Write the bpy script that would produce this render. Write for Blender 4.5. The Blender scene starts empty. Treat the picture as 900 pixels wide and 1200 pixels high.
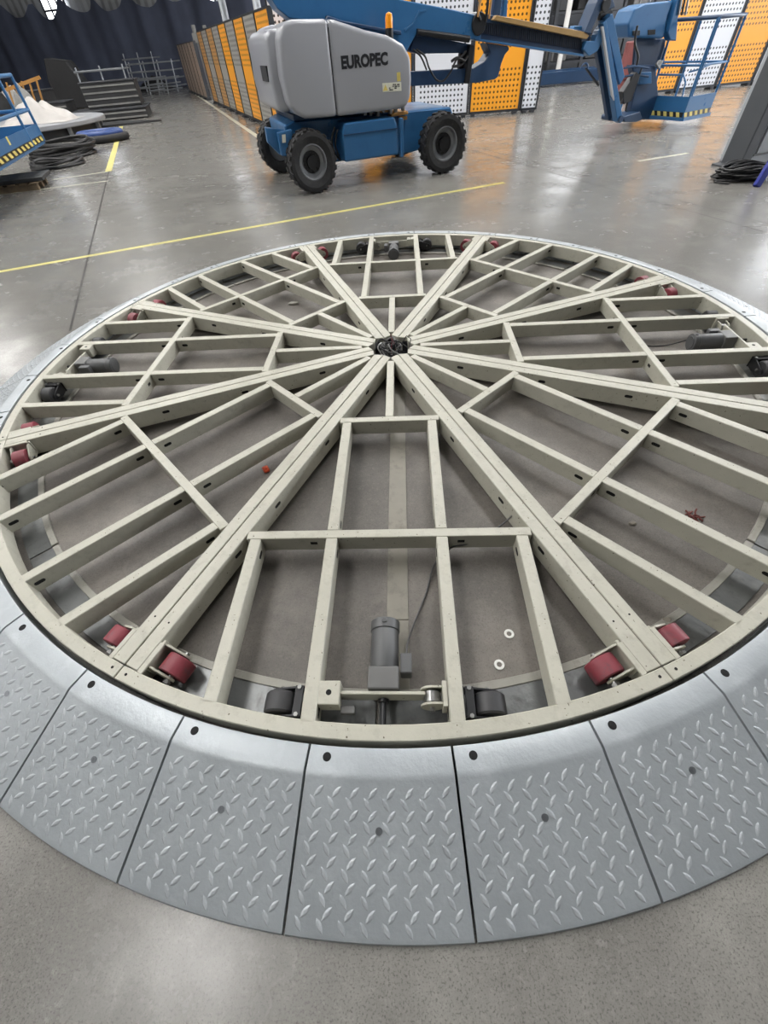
import bpy, bmesh, math, random
from math import sin, cos, pi, radians, hypot, sqrt, atan2
from mathutils import Vector, Matrix
rnd = random.Random(7)
scn = bpy.context.scene
COL = scn.collection

# ------------------------------------------------------------------ camera
CAM_H = 1.6343
PITCH, ROLL, FPX = radians(49.051), radians(-4.766), 480.59
Fw = Vector((0, cos(PITCH), -sin(PITCH)))
_R0 = Vector((1, 0, 0)); _U0 = Vector((0, sin(PITCH), cos(PITCH)))
Rt = cos(ROLL)*_R0 + sin(ROLL)*_U0
Up = -sin(ROLL)*_R0 + cos(ROLL)*_U0
cd = bpy.data.cameras.new('camera'); cam = bpy.data.objects.new('camera', cd); COL.objects.link(cam)
cd.sensor_fit = 'VERTICAL'; cd.sensor_height = 24.0; cd.lens = FPX*24.0/1200.0
cd.clip_start = 0.05; cd.clip_end = 400
m = Matrix.Identity(4)
for i in range(3):
    m[i][0] = Rt[i]; m[i][1] = Up[i]; m[i][2] = -Fw[i]
m[2][3] = CAM_H
cam.matrix_world = m
scn.camera = cam

def at(x, y, Y):                         # a point of the photograph at world distance Y
    d = Fw + Rt*((x-450)/FPX) - Up*((y-600)/FPX)
    return Vector((d.x*Y/d.y, Y, CAM_H + d.z*Y/d.y))
def onz(x, y, Z=0.0):                    # a point of the photograph at height Z
    d = Fw + Rt*((x-450)/FPX) - Up*((y-600)/FPX)
    t = (Z-CAM_H)/d.z
    return Vector((d.x*t, d.y*t, Z))

# ------------------------------------------------------------------ light and exposure
scn.view_settings.view_transform = 'Standard'
scn.view_settings.look = 'None'
scn.view_settings.gamma = 1.0
scn.view_settings.use_curve_mapping = False
scn.view_settings.exposure = -0.2
w = bpy.data.worlds.new('world'); scn.world = w; w.use_nodes = True
w.node_tree.nodes['Background'].inputs[0].default_value = (0.75, 0.82, 0.95, 1)
w.node_tree.nodes['Background'].inputs[1].default_value = 0.4
HT = radians(18.1)                       # the hall's own direction
HU = Vector((cos(HT), sin(HT), 0)); HV = Vector((-sin(HT), cos(HT), 0))
def hall(u, v, z=0.0): return HU*u + HV*v + Vector((0, 0, z))
ADDED_SKYLIGHT = 17.0
WINDOW = 19.0
def area(name, loc, sx, sy, power, rot, color=(1, 1, 1)):
    l = bpy.data.lights.new(name, 'AREA'); l.shape = 'RECTANGLE'; l.size = sx; l.size_y = sy
    l.energy = power; l.color = color
    o = bpy.data.objects.new(name, l); COL.objects.link(o); o.location = loc; o.rotation_euler = rot
    return o

# ------------------------------------------------------------------ helpers
def tag(o, label=None, cat=None, group=None, kind=None):
    if label: o['label'] = label
    if cat: o['category'] = cat
    if group: o['group'] = group
    if kind: o['kind'] = kind
    return o
def empty(name, loc=(0, 0, 0), rz=0.0):
    o = bpy.data.objects.new(name, None); COL.objects.link(o)
    o.location = loc; o.rotation_euler = (0, 0, rz); o.empty_display_size = 0.1
    return o

class MB:
    def __init__(s): s.v = []; s.f = []
    def add(s, vs, fs):
        n = len(s.v); s.v += [tuple(v) for v in vs]; s.f += [tuple(i+n for i in f) for f in fs]; return s
    def box(s, c, d, M=None):
        x, y, z = d[0]/2, d[1]/2, d[2]/2
        vs = [Vector((a*x, b*y, e*z)) for a in (-1, 1) for b in (-1, 1) for e in (-1, 1)]
        if M is not None: vs = [M @ v for v in vs]
        c = Vector(c)
        return s.add([v+c for v in vs], [(0,1,3,2),(4,6,7,5),(0,4,5,1),(2,3,7,6),(0,2,6,4),(1,5,7,3)])
    def bar(s, p0, p1, w, h, up=(0, 0, 1)):
        p0 = Vector(p0); p1 = Vector(p1); d = (p1-p0).normalized(); u = Vector(up)
        r = d.cross(u)
        if r.length < 1e-4: r = d.cross(Vector((1, 0, 0)))
        r.normalize(); u = r.cross(d).normalized()
        vs = [p + r*(a*w/2) + u*(b*h/2) for p in (p0, p1) for a in (-1, 1) for b in (-1, 1)]
        return s.add(vs, [(0,1,3,2),(4,6,7,5),(0,4,5,1),(2,3,7,6),(0,2,6,4),(1,5,7,3)])
    def cyl(s, p0, p1, r0, r1=None, n=16):
        r1 = r0 if r1 is None else r1
        p0 = Vector(p0); p1 = Vector(p1); d = (p1-p0).normalized()
        a = d.orthogonal().normalized(); b = d.cross(a)
        vs = []
        for p, r in ((p0, r0), (p1, r1)):
            vs += [p + (a*cos(2*pi*i/n)+b*sin(2*pi*i/n))*r for i in range(n)]
        fs = [(i, (i+1) % n, n+(i+1) % n, n+i) for i in range(n)] + [tuple(range(n-1, -1, -1)), tuple(range(n, 2*n))]
        return s.add(vs, fs)
    def tube(s, pts, r, n=8, close=False):
        pts = [Vector(p) for p in pts]; N = len(pts); vs = []
        prev = None
        for i, p in enumerate(pts):
            if close: t = pts[(i+1) % N]-pts[i-1]
            else: t = pts[min(i+1, N-1)]-pts[max(i-1, 0)]
            t.normalize()
            if prev is None: a = t.orthogonal().normalized()
            else:
                a = prev - t*prev.dot(t)
                a = a.normalized() if a.length > 1e-6 else t.orthogonal().normalized()
            prev = a; b = t.cross(a)
            vs += [p+(a*cos(2*pi*k/n)+b*sin(2*pi*k/n))*r for k in range(n)]
        fs = []
        for i in range(N if close else N-1):
            j = (i+1) % N
            fs += [(i*n+k, i*n+(k+1) % n, j*n+(k+1) % n, j*n+k) for k in range(n)]
        if not close: fs += [tuple(range(n-1, -1, -1)), tuple((N-1)*n+k for k in range(n))]
        return s.add(vs, fs)
    def prism(s, poly, p0, p1, conv):
        """poly of (a,b) pairs swept from p0 to p1; conv(a,b,t) gives the point"""
        n = len(poly)
        vs = [conv(a, b, p0) for a, b in poly] + [conv(a, b, p1) for a, b in poly]
        return s.add(vs, [(i, (i+1) % n, n+(i+1) % n, n+i) for i in range(n)] + [tuple(range(n-1, -1, -1)), tuple(range(n, 2*n))])
    def lathe(s, prof, c, axis, n=24):
        """closed profile of (radius, height) about the axis through c"""
        c = Vector(c); d = Vector(axis).normalized(); a = d.orthogonal().normalized(); b = d.cross(a)
        N = len(prof); vs = []
        for i in range(n):
            t = 2*pi*i/n; e = a*cos(t)+b*sin(t)
            vs += [c + e*r + d*h for r, h in prof]
        fs = []
        for i in range(n):
            j = (i+1) % n
            for k in range(N):
                l = (k+1) % N
                fs.append((i*N+k, j*N+k, j*N+l, i*N+l))
        return s.add(vs, fs)
    def arc(s, r0, r1, z0, z1, a0, a1, n):
        """solid ring section about the origin"""
        vs = []
        for i in range(n+1):
            t = a0+(a1-a0)*i/n
            for r, z in ((r0, z0), (r1, z0), (r1, z1), (r0, z1)): vs.append((r*cos(t), r*sin(t), z))
        fs = []
        for i in range(n):
            for k in range(4):
                l = (k+1) % 4
                fs.append((i*4+k, i*4+l, i*4+4+l, i*4+4+k))
        fs += [(3, 2, 1, 0), (n*4, n*4+1, n*4+2, n*4+3)]
        return s.add(vs, fs)
    def mesh(s, name, mt, bevel=0.0, seg=1, smooth=False):
        me = bpy.data.meshes.new(name)
        me.from_pydata(s.v, [], s.f); me.validate()
        bm = bmesh.new(); bm.from_mesh(me)
        bmesh.ops.recalc_face_normals(bm, faces=bm.faces)
        if bevel > 0:
            es = [e for e in bm.edges if len(e.link_faces) == 2 and e.calc_face_angle(0) > 0.5]
            bmesh.ops.bevel(bm, geom=es, offset=bevel, segments=seg, profile=0.5, affect='EDGES', clamp_overlap=True)
        if smooth:
            for f in bm.faces: f.smooth = True
            for e in bm.edges:
                if len(e.link_faces) == 2 and e.calc_face_angle(0) > 0.7: e.smooth = False
        bm.to_mesh(me); bm.free()
        me.materials.append(mt)
        return me
    def build(s, name, mt, parent=None, bevel=0.0, seg=1, smooth=False, loc=None, rot=None):
        return link(name, s.mesh(name, mt, bevel, seg, smooth), parent, loc, rot)
def link(name, me, parent=None, loc=None, rot=None):
    o = bpy.data.objects.new(name, me); COL.objects.link(o)
    if parent: o.parent = parent
    if loc is not None: o.location = loc
    if rot is not None: o.rotation_euler = rot
    return o
def copy_tree(o, parent=None):
    c = o.copy(); COL.objects.link(c); c.parent = parent
    for ch in list(KIDS.get(o.name, [])) or [x for x in o.children]: copy_tree(ch, c)
    return c
KIDS = {}

def smooth_path(P, n=6):
    P = [Vector(p) for p in P]; out = []
    for i in range(len(P)-1):
        p0 = P[max(i-1, 0)]; p1 = P[i]; p2 = P[i+1]; p3 = P[min(i+2, len(P)-1)]
        for k in range(n):
            t = k/n
            out.append(0.5*((2*p1)+(p2-p0)*t+(2*p0-5*p1+4*p2-p3)*t*t+(3*p1-p0-3*p2+p3)*t**3))
    out.append(P[-1]); return out

# ------------------------------------------------------------------ materials
MATS = {}
def mat(name, color, rough=0.5, metal=0.0, var=0.12, scale=6.0, bump=0.0, bscale=40.0, emit=None, coat=0.0, dirt=None, dirtamt=0.0, spec=0.5, rv=0.2, chips=None):
    m = bpy.data.materials.new(name); m.use_nodes = True; N = m.node_tree.nodes; Lk = m.node_tree.links
    b = N['Principled BSDF']
    tc = N.new('ShaderNodeTexCoord')
    n1 = N.new('ShaderNodeTexNoise'); n1.inputs['Scale'].default_value = scale; n1.inputs['Detail'].default_value = 6
    n1.inputs['Roughness'].default_value = 0.6
    Lk.new(tc.outputs['Object'], n1.inputs['Vector'])
    mr = N.new('ShaderNodeMapRange'); mr.inputs[1].default_value = 0.3; mr.inputs[2].default_value = 0.7
    mr.inputs[3].default_value = 1-var; mr.inputs[4].default_value = 1+var
    Lk.new(n1.outputs['Fac'], mr.inputs[0])
    vm = N.new('ShaderNodeVectorMath'); vm.operation = 'SCALE'; vm.inputs[0].default_value = color[:3]
    Lk.new(mr.outputs[0], vm.inputs['Scale'])
    out = vm.outputs[0]
    if dirt:
        n3 = N.new('ShaderNodeTexNoise'); n3.inputs['Scale'].default_value = scale*2.3; n3.inputs['Detail'].default_value = 8
        n3.inputs['Roughness'].default_value = 0.7
        Lk.new(tc.outputs['Object'], n3.inputs['Vector'])
        r3 = N.new('ShaderNodeMapRange'); r3.inputs[1].default_value = 0.52; r3.inputs[2].default_value = 0.72
        r3.inputs[3].default_value = 0; r3.inputs[4].default_value = dirtamt
        Lk.new(n3.outputs['Fac'], r3.inputs[0])
        mx = N.new('ShaderNodeMix'); mx.data_type = 'RGBA'; mx.inputs[7].default_value = (*dirt[:3], 1)
        Lk.new(r3.outputs[0], mx.inputs[0]); Lk.new(out, mx.inputs[6]); out = mx.outputs[2]
    if chips:
        n4 = N.new('ShaderNodeTexNoise'); n4.inputs['Scale'].default_value = 75; n4.inputs['Detail'].default_value = 2
        Lk.new(tc.outputs['Object'], n4.inputs['Vector'])
        r4 = N.new('ShaderNodeMapRange'); r4.inputs[1].default_value = 0.70; r4.inputs[2].default_value = 0.735
        Lk.new(n4.outputs['Fac'], r4.inputs[0])
        m4 = N.new('ShaderNodeMix'); m4.data_type = 'RGBA'; m4.inputs[7].default_value = (*chips, 1)
        Lk.new(r4.outputs[0], m4.inputs[0]); Lk.new(out, m4.inputs[6]); out = m4.outputs[2]
    Lk.new(out, b.inputs['Base Color'])
    rr = N.new('ShaderNodeMapRange'); rr.inputs[1].default_value = 0.3; rr.inputs[2].default_value = 0.7
    rr.inputs[3].default_value = max(0.02, rough*(1-rv)); rr.inputs[4].default_value = min(1, rough*(1+rv))
    Lk.new(n1.outputs['Fac'], rr.inputs[0]); Lk.new(rr.outputs[0], b.inputs['Roughness'])
    b.inputs['Metallic'].default_value = metal
    b.inputs['Specular IOR Level'].default_value = spec
    if coat: b.inputs['Coat Weight'].default_value = coat; b.inputs['Coat Roughness'].default_value = 0.15
    if bump:
        n2 = N.new('ShaderNodeTexNoise'); n2.inputs['Scale'].default_value = bscale; n2.inputs['Detail'].default_value = 5
        Lk.new(tc.outputs['Object'], n2.inputs['Vector'])
        bp = N.new('ShaderNodeBump'); bp.inputs['Strength'].default_value = bump; bp.inputs['Distance'].default_value = 0.01
        Lk.new(n2.outputs['Fac'], bp.inputs['Height']); Lk.new(bp.outputs[0], b.inputs['Normal'])
    if emit:
        b.inputs['Emission Color'].default_value = (*color[:3], 1); b.inputs['Emission Strength'].default_value = emit
    MATS[name] = m
    return m

def lin(r, g, b):
    f = lambda c: (c/255/12.92) if c/255 <= 0.04045 else ((c/255+0.055)/1.055)**2.4
    return (f(r), f(g), f(b))

M_paint = mat('cream_painted_steel', lin(176, 174, 161), 0.42, 0.0, 0.05, 7, 0.10, 60, dirt=lin(132, 126, 114), dirtamt=0.4, chips=lin(84, 76, 62))
M_plate = mat('grey_ramp_steel', lin(166, 172, 176), 0.36, 0.14, 0.06, 4, 0.12, 70, dirt=lin(190, 196, 200), dirtamt=0.4)
M_lozenge = mat('grey_raised_lozenge', lin(166, 171, 175), 0.5, 0.1, 0.12, 9, 0.1, 80, dirt=lin(200, 204, 206), dirtamt=0.4)
M_black = mat('black_steel', lin(30, 31, 34), 0.35, 0.2, 0.2, 10)
M_void = mat('bolt_hole_black', lin(14, 14, 15), 0.9, 0, 0.1, 10)
M_screw = mat('screw_steel', lin(132, 136, 140), 0.4, 0.7, 0.15, 30)
M_motor = mat('dark_grey_motor_paint', lin(84, 85, 86), 0.45, 0.1, 0.08, 8, 0.05, 60)
M_gear = mat('grey_gearbox_paint', lin(98, 98, 97), 0.5, 0.1, 0.08, 8)
M_pink = mat('faded_red_roller', lin(124, 50, 60), 0.5, 0, 0.2, 9, dirt=lin(84, 66, 70), dirtamt=0.95)
M_blackwheel = mat('black_rubber_roller', lin(52, 52, 54), 0.5, 0, 0.15, 12)
M_steel = mat('bare_steel', lin(150, 150, 148), 0.32, 0.85, 0.15, 20)
M_track = mat('dull_track_steel', lin(112, 114, 114), 0.34, 0.55, 0.25, 3, 0.2, 30, dirt=lin(70, 68, 64), dirtamt=0.8)
M_trackrim = mat('track_edge_strip', lin(146, 144, 136), 0.5, 0.1, 0.15, 6, dirt=lin(90, 86, 78), dirtamt=0.7)
M_strip = mat('dusty_flat_bar', lin(128, 124, 114), 0.5, 0.1, 0.12, 5, dirt=lin(98, 92, 84), dirtamt=0.8)
M_cable = mat('grey_cable_sheath', lin(70, 70, 70), 0.5, 0, 0.1, 20)
M_blackcable = mat('black_cable_sheath', lin(24, 24, 26), 0.45, 0, 0.1, 20)
M_white = mat('white_plastic', lin(226, 226, 222), 0.4, 0, 0.04, 20)
M_orangebit = mat('orange_plastic_scrap', lin(205, 84, 52), 0.5, 0, 0.15, 30)
M_redbit = mat('dull_red_rag', lin(98, 52, 48), 0.9, 0, 0.3, 60)
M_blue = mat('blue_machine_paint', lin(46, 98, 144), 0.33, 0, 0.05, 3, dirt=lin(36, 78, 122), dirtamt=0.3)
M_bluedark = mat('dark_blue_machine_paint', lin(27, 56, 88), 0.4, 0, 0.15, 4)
M_cowl = mat('grey_plastic_hood', lin(152, 154, 160), 0.32, 0, 0.005, 1.5, coat=0.25, rv=0.0)
M_tyre = mat('tyre_rubber', lin(34, 34, 36), 0.75, 0, 0.2, 8, dirt=lin(70, 68, 64), dirtamt=0.5)
M_rim = mat('grey_wheel_rim', lin(128, 130, 134), 0.4, 0.2, 0.1, 8)
M_amber = mat('amber_lens', lin(245, 150, 30), 0.25, 0, 0.05, 8)
M_yellowtape = mat('yellow_hazard_tape', lin(214, 196, 110), 0.5, 0, 0.1, 10)
M_trackblack = mat('blue_black_track', lin(30, 38, 54), 0.5, 0, 0.1, 8)
M_text = mat('black_lettering', lin(22, 24, 30), 0.5, 0, 0.02, 8)
M_brown = mat('tan_track_cover', lin(156, 124, 72), 0.5, 0, 0.12, 6)
M_decal = mat('white_decal', lin(215, 215, 200), 0.5, 0, 0.05, 30)
M_yellow = mat('yellow_floor_paint', lin(200, 190, 112), 0.4, 0, 0.12, 3, dirt=lin(150, 148, 120), dirtamt=0.7)
M_whiteline = mat('pale_floor_paint', lin(188, 186, 168), 0.4, 0, 0.12, 3, dirt=lin(140, 140, 132), dirtamt=0.7)
M_joint = mat('joint_filler', lin(48, 46, 44), 0.8, 0, 0.2, 10)
M_curtain = mat('navy_net_curtain', lin(80, 86, 104), 0.85, 0, 0.18, 1.2, 0.2, 3)
M_wall = mat('grey_cladding', lin(156, 158, 160), 0.6, 0, 0.06, 1)
M_ceil = mat('grey_roof_deck', lin(120, 122, 126), 0.7, 0, 0.05, 1)
M_frame = mat('dark_steel_frame', lin(50, 52, 56), 0.5, 0.3, 0.15, 5)
M_pillar = mat('grey_pillar_paint', lin(80, 83, 87), 0.5, 0, 0.08, 3)
M_cab = mat('light_grey_cabinet', lin(176, 180, 184), 0.35, 0, 0.04, 3)
M_royal = mat('royal_blue_paint', lin(24, 40, 138), 0.35, 0, 0.06, 4)
M_tarp = mat('black_tarp', lin(26, 26, 28), 0.6, 0, 0.3, 4, 0.5, 12)
M_cloth = mat('off_white_sheeting', lin(176, 172, 168), 0.6, 0, 0.06, 5, 0.4, 14)
M_disc = mat('grey_disc_deck', lin(140, 142, 146), 0.5, 0, 0.08, 2)
M_orangeframe = mat('orange_ochre_paint', lin(168, 122, 62), 0.5, 0, 0.1, 6)
M_tub = mat('blue_rubber_tube', lin(40, 66, 122), 0.4, 0, 0.15, 5)
M_crate = mat('black_crate_board', lin(44, 45, 47), 0.5, 0, 0.25, 4)
M_greybox = mat('grey_board', lin(120, 120, 118), 0.6, 0, 0.15, 4)
M_timber = mat('weathered_pallet_timber', lin(120, 104, 84), 0.75, 0, 0.25, 6, 0.3, 20)
M_tubegrey = mat('grey_tube_steel', lin(138, 142, 146), 0.4, 0.4, 0.1, 6)
M_red = mat('dull_red_drum', lin(128, 74, 74), 0.5, 0, 0.15, 5)
M_dust = mat('concrete_crumbs', lin(130, 124, 114), 0.9, 0, 0.2, 40)

def emissive(name, color, strength):
    m = bpy.data.materials.new(name); m.use_nodes = True; b = m.node_tree.nodes['Principled BSDF']
    b.inputs['Base Color'].default_value = (0.8, 0.8, 0.8, 1)
    b.inputs['Emission Color'].default_value = (*color, 1); b.inputs['Emission Strength'].default_value = strength
    return m
M_sky = emissive('added_skylight_glow', (1.0, 0.985, 0.96), ADDED_SKYLIGHT)
M_win2 = emissive('back_window_daylight', (0.93, 0.96, 1.0), 4.5)
M_win = emissive('window_daylight', (0.93, 0.96, 1.0), WINDOW)

def concrete(name, base, dark, light, r0, r1, speck=0.5, bump=0.25, big=0.35):
    m = bpy.data.materials.new(name); m.use_nodes = True; N = m.node_tree.nodes; Lk = m.node_tree.links
    b = N['Principled BSDF']; tc = N.new('ShaderNodeTexCoord')
    def noise(sc, det=6, ro=0.6, vec=None):
        n = N.new('ShaderNodeTexNoise'); n.inputs['Scale'].default_value = sc; n.inputs['Detail'].default_value = det
        n.inputs['Roughness'].default_value = ro; Lk.new(vec or tc.outputs['Object'], n.inputs['Vector']); return n
    def rng(src, a, b_, c, d):
        r = N.new('ShaderNodeMapRange'); r.inputs[1].default_value = a; r.inputs[2].default_value = b_
        r.inputs[3].default_value = c; r.inputs[4].default_value = d; Lk.new(src, r.inputs[0]); return r.outputs[0]
    def mix(fac, A, B):
        x = N.new('ShaderNodeMix'); x.data_type = 'RGBA'; Lk.new(fac, x.inputs[0])
        for s_, q in ((6, A), (7, B)):
            if isinstance(q, tuple): x.inputs[s_].default_value = (*q, 1)
            else: Lk.new(q, x.inputs[s_])
        return x.outputs[2]
    mp = N.new('ShaderNodeMapping'); mp.inputs['Rotation'].default_value = (0, 0, -0.15)
    mp.inputs['Scale'].default_value = (0.35, 1.6, 1); Lk.new(tc.outputs['Object'], mp.inputs[0])
    nb = noise(big, 5, 0.6); ns = noise(0.9, 7, 0.65, mp.outputs[0]); nm = noise(5, 8, 0.7); nf = noise(150, 4, 0.8); ng = noise(48, 7, 0.85); nk = noise(1.7, 6, 0.62)
    c = mix(rng(nb.outputs['Fac'], 0.3, 0.7, 0, 1), dark, base)
    c = mix(rng(ns.outputs['Fac'], 0.35, 0.75, 0, 0.25), c, light)
    c = mix(rng(nm.outputs['Fac'], 0.45, 0.75, 0, 0.3), c, dark)
    c = mix(rng(nk.outputs['Fac'], 0.5, 0.72, 0, 0.75), c, tuple(q*1.12 for q in light))
    c = mix(rng(nk.outputs['Fac'], 0.46, 0.3, 0, 0.6), c, tuple(q*0.8 for q in dark))
    c = mix(rng(ng.outputs['Fac'], 0.52, 0.66, 0, speck), c, tuple(q*1.3 for q in light))
    c = mix(rng(nf.outputs['Fac'], 0.52, 0.62, 0, speck*1.5), c, tuple(q*0.35 for q in dark))
    Lk.new(c, b.inputs['Base Color'])
    ad = N.new('ShaderNodeMath'); ad.operation = 'ADD'
    Lk.new(rng(ns.outputs['Fac'], 0.3, 0.7, r0, r1), ad.inputs[0]); Lk.new(rng(nm.outputs['Fac'], 0.4, 0.7, -0.015, 0.045), ad.inputs[1])
    ad2 = N.new('ShaderNodeMath'); ad2.operation = 'ADD'; Lk.new(ad.outputs[0], ad2.inputs[0]); Lk.new(rng(nk.outputs['Fac'], 0.35, 0.65, 0.05, -0.06), ad2.inputs[1])
    Lk.new(ad2.outputs[0], b.inputs['Roughness'])
    bp = N.new('ShaderNodeBump'); bp.inputs['Strength'].default_value = bump; bp.inputs['Distance'].default_value = 0.003
    Lk.new(ng.outputs['Fac'], bp.inputs['Height']); Lk.new(bp.outputs[0], b.inputs['Normal'])
    return m
M_floor = concrete('polished_concrete', lin(122, 120, 115), lin(110, 108, 104), lin(142, 140, 135), 0.20, 0.27, 0.40, 0.10)
M_pit = concrete('dusty_brown_concrete', lin(110, 105, 99), lin(88, 84, 80), lin(130, 124, 116), 0.45, 0.65, 0.25, 0.3, 1.2)

def dots(name, color, hole, sx, sz, rad, z0, z1, shade=0.05):
    """perforated sheet: rows of punched holes over the sheet's local x and z"""
    m = bpy.data.materials.new(name); m.use_nodes = True; N = m.node_tree.nodes; Lk = m.node_tree.links
    b = N['Principled BSDF']; tc = N.new('ShaderNodeTexCoord'); sp = N.new('ShaderNodeSeparateXYZ')
    Lk.new(tc.outputs['Object'], sp.inputs[0])
    def M(op, a, b_=None, c=None):
        x = N.new('ShaderNodeMath'); x.operation = op
        for i, q in enumerate((a, b_, c)):
            if q is None: continue
            if isinstance(q, (int, float)): x.inputs[i].default_value = q
            else: Lk.new(q, x.inputs[i])
        return x.outputs[0]
    fx = M('SUBTRACT', M('FRACT', M('DIVIDE', M('ADD', sp.outputs[0], 50.0*sx), sx)), 0.5)
    fz = M('SUBTRACT', M('FRACT', M('DIVIDE', M('ADD', sp.outputs[2], 50.0*sz), sz)), 0.5)
    dx = M('MULTIPLY', fx, sx); dz = M('MULTIPLY', fz, sz)
    d = M('SQRT', M('ADD', M('MULTIPLY', dx, dx), M('MULTIPLY', dz, dz)))
    inside = M('LESS_THAN', d, rad)
    # holes in two bands of the sheet, plain margin at the sides
    z = sp.outputs[2]
    band = M('MAXIMUM', M('MULTIPLY', M('GREATER_THAN', z, z0[0]), M('LESS_THAN', z, z0[1])), M('MULTIPLY', M('GREATER_THAN', z, z1[0]), M('LESS_THAN', z, z1[1])))
    ax = M('LESS_THAN', M('ABSOLUTE', sp.outputs[0]), 0.66)
    fac = M('MULTIPLY', M('MULTIPLY', inside, band), ax)
    mx = N.new('ShaderNodeMix'); mx.data_type = 'RGBA'; mx.inputs[6].default_value = (*color, 1); mx.inputs[7].default_value = (*hole, 1)
    Lk.new(fac, mx.inputs[0]); Lk.new(mx.outputs[2], b.inputs['Base Color']); b.inputs['Roughness'].default_value = 0.4
    return m
HB = ((0.12, 0.92), (1.25, 2.2))
M_po = dots('orange_perforated_sheet', lin(236, 160, 44), lin(96, 66, 26), 0.105, 0.105, 0.026, *HB)
M_pw = dots('white_perforated_sheet', lin(214, 217, 224), lin(56, 60, 66), 0.105, 0.105, 0.026, *HB)
M_pg = dots('grey_perforated_sheet', lin(158, 156, 150), lin(74, 72, 68), 0.105, 0.105, 0.030, *HB)
M_pt = dots('tan_perforated_sheet', lin(190, 142, 84), lin(104, 76, 46), 0.105, 0.105, 0.030, *HB)
M_pp = dots('pale_timber_sheet', lin(158, 138, 122), lin(110, 96, 84), 0.13, 0.13, 0.02, *HB)

# ------------------------------------------------------------------ the hall
XC, YC = 0.1530, 2.9003          # centre of the turntable
TOP = 0.15
fl = MB(); S_ = 90
fl.add([(-S_, -S_, 0), (S_, -S_, 0), (S_, S_, 0), (-S_, S_, 0)], [(0, 1, 2, 3)])
floor = fl.build('floor', M_floor); tag(floor, kind='structure')
def strip(name, a, b, w_, mt, z=0.0015):
    a = Vector(a); b = Vector(b); d = (b-a).normalized(); n = Vector((-d.y, d.x, 0))*w_/2
    q = MB(); q.add([a-n+Vector((0, 0, z)), b-n+Vector((0, 0, z)), b+n+Vector((0, 0, z)), a+n+Vector((0, 0, z))], [(0, 1, 2, 3)])
    return q.build(name, mt, floor)
strip('painted_line', onz(-60, 329), onz(591, 214), 0.085, M_yellow)
strip('painted_line', onz(748, 189), onz(806, 179.5), 0.08, M_whiteline)
strip('painted_line', onz(127, 201), onz(142, 148), 0.14, M_yellow)
strip('painted_line', onz(-30, 232), onz(127, 212), 0.07, M_whiteline)
strip('painted_line', onz(60, 211), onz(127, 201), 0.07, M_whiteline)
strip('painted_line', onz(224, 107), onz(306, 163), 0.13, M_whiteline)
ja, jb = onz(82, 388), onz(140, 150)
strip('expansion_joint', ja, ja+(jb-ja).normalized()*45, 0.022, M_joint, 0.001)
ja, jb = onz(860, 262), onz(543, 172)
jc = onz(590, 186)
strip('expansion_joint', Vector((2.53, 10.95, 0))+Vector((0.31, -0.95, 0))*6.2, Vector((2.53, 10.95, 0))+Vector((-0.31, 0.95, 0))*25, 0.014, M_joint, 0.001)
strip('expansion_joint', hall(-14, 7.05), hall(0.4, 7.05), 0.008, M_joint, 0.001)
strip('expansion_joint', onz(480, 152), onz(900, 262), 0.010, M_joint, 0.001)

# dusty floor inside the ring
pf = MB(); pf.arc(0.0001, 2.60, 0.0, 0.004, 0, 2*pi, 96)
o = pf.build('floor', M_pit, loc=(XC, YC, 0)); tag(o, kind='structure')

# walls and roof
def wallbox(name, a, b, z0, z1, mt, th=0.2):
    q = MB(); a = Vector((a[0], a[1], (z0+z1)/2)); b = Vector((b[0], b[1], (z0+z1)/2))
    q.bar(a, b, th, z1-z0); o = q.build(name, mt); tag(o, kind='structure'); return o
def corr(name, a, b, z0, z1, mt, pitch=0.6, depth=0.06):
    """corrugated cladding"""
    a = Vector(a); b = Vector(b); d = b-a; L_ = d.length; d.normalize(); n = Vector((-d.y, d.x, 0))
    k = int(L_/pitch); q = MB(); vs = []; fs = []
    for i in range(k*2+1):
        p = a+d*(i*pitch/2)+n*(depth if (i//1) % 2 else 0)
        vs += [p+Vector((0, 0, z0)), p+Vector((0, 0, z1))]
        if i: fs.append((2*i-2, 2*i, 2*i+1, 2*i-1))
    q.add(vs, fs); o = q.build(name, mt); tag(o, kind='structure'); return o
BW0, BW1 = Vector((-62, 63.0, 0)), Vector((30, 34.2, 0))
corr('wall_back', BW0, BW1, 0, 10, M_wall)
c_bl = hall(-32, -14); c_br = hall(24, -14)
wallbox('wall_left', c_bl, BW0, 0, 10, M_wall)
wallbox('wall_right', c_br, BW1, 0, 10, M_wall)
wallbox('wall_rear', c_bl, c_br, 0, 10, M_pillar)
q = MB(); q.add([c_bl+Vector((0, 0, 10)), c_br+Vector((0, 0, 10)), BW1+Vector((3, 3, 10)), BW0+Vector((-3, 3, 10))], [(3, 2, 1, 0)])
o = q.build('ceiling', M_ceil); tag(o, kind='structure')
# unseen roof-light strips added to light the hall, none behind the camera
for i, u_ in enumerate((-21, -12, -3.5, 5, 13.5)):
    t = MB(); n = 4
    for k in range(n):
        v0 = 3.2 + k*7.2
        a, b = hall(u_-0.9, v0), hall(u_+0.9, v0+5.6)
        c = hall(u_, v0+2.8, 9.9)
        t.box(c, (1.8, 5.6, 0.06), Matrix.Rotation(HT, 3, 'Z'))
    o = t.build('window_%d' % (20+i), M_sky); tag(o, kind='structure')
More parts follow.
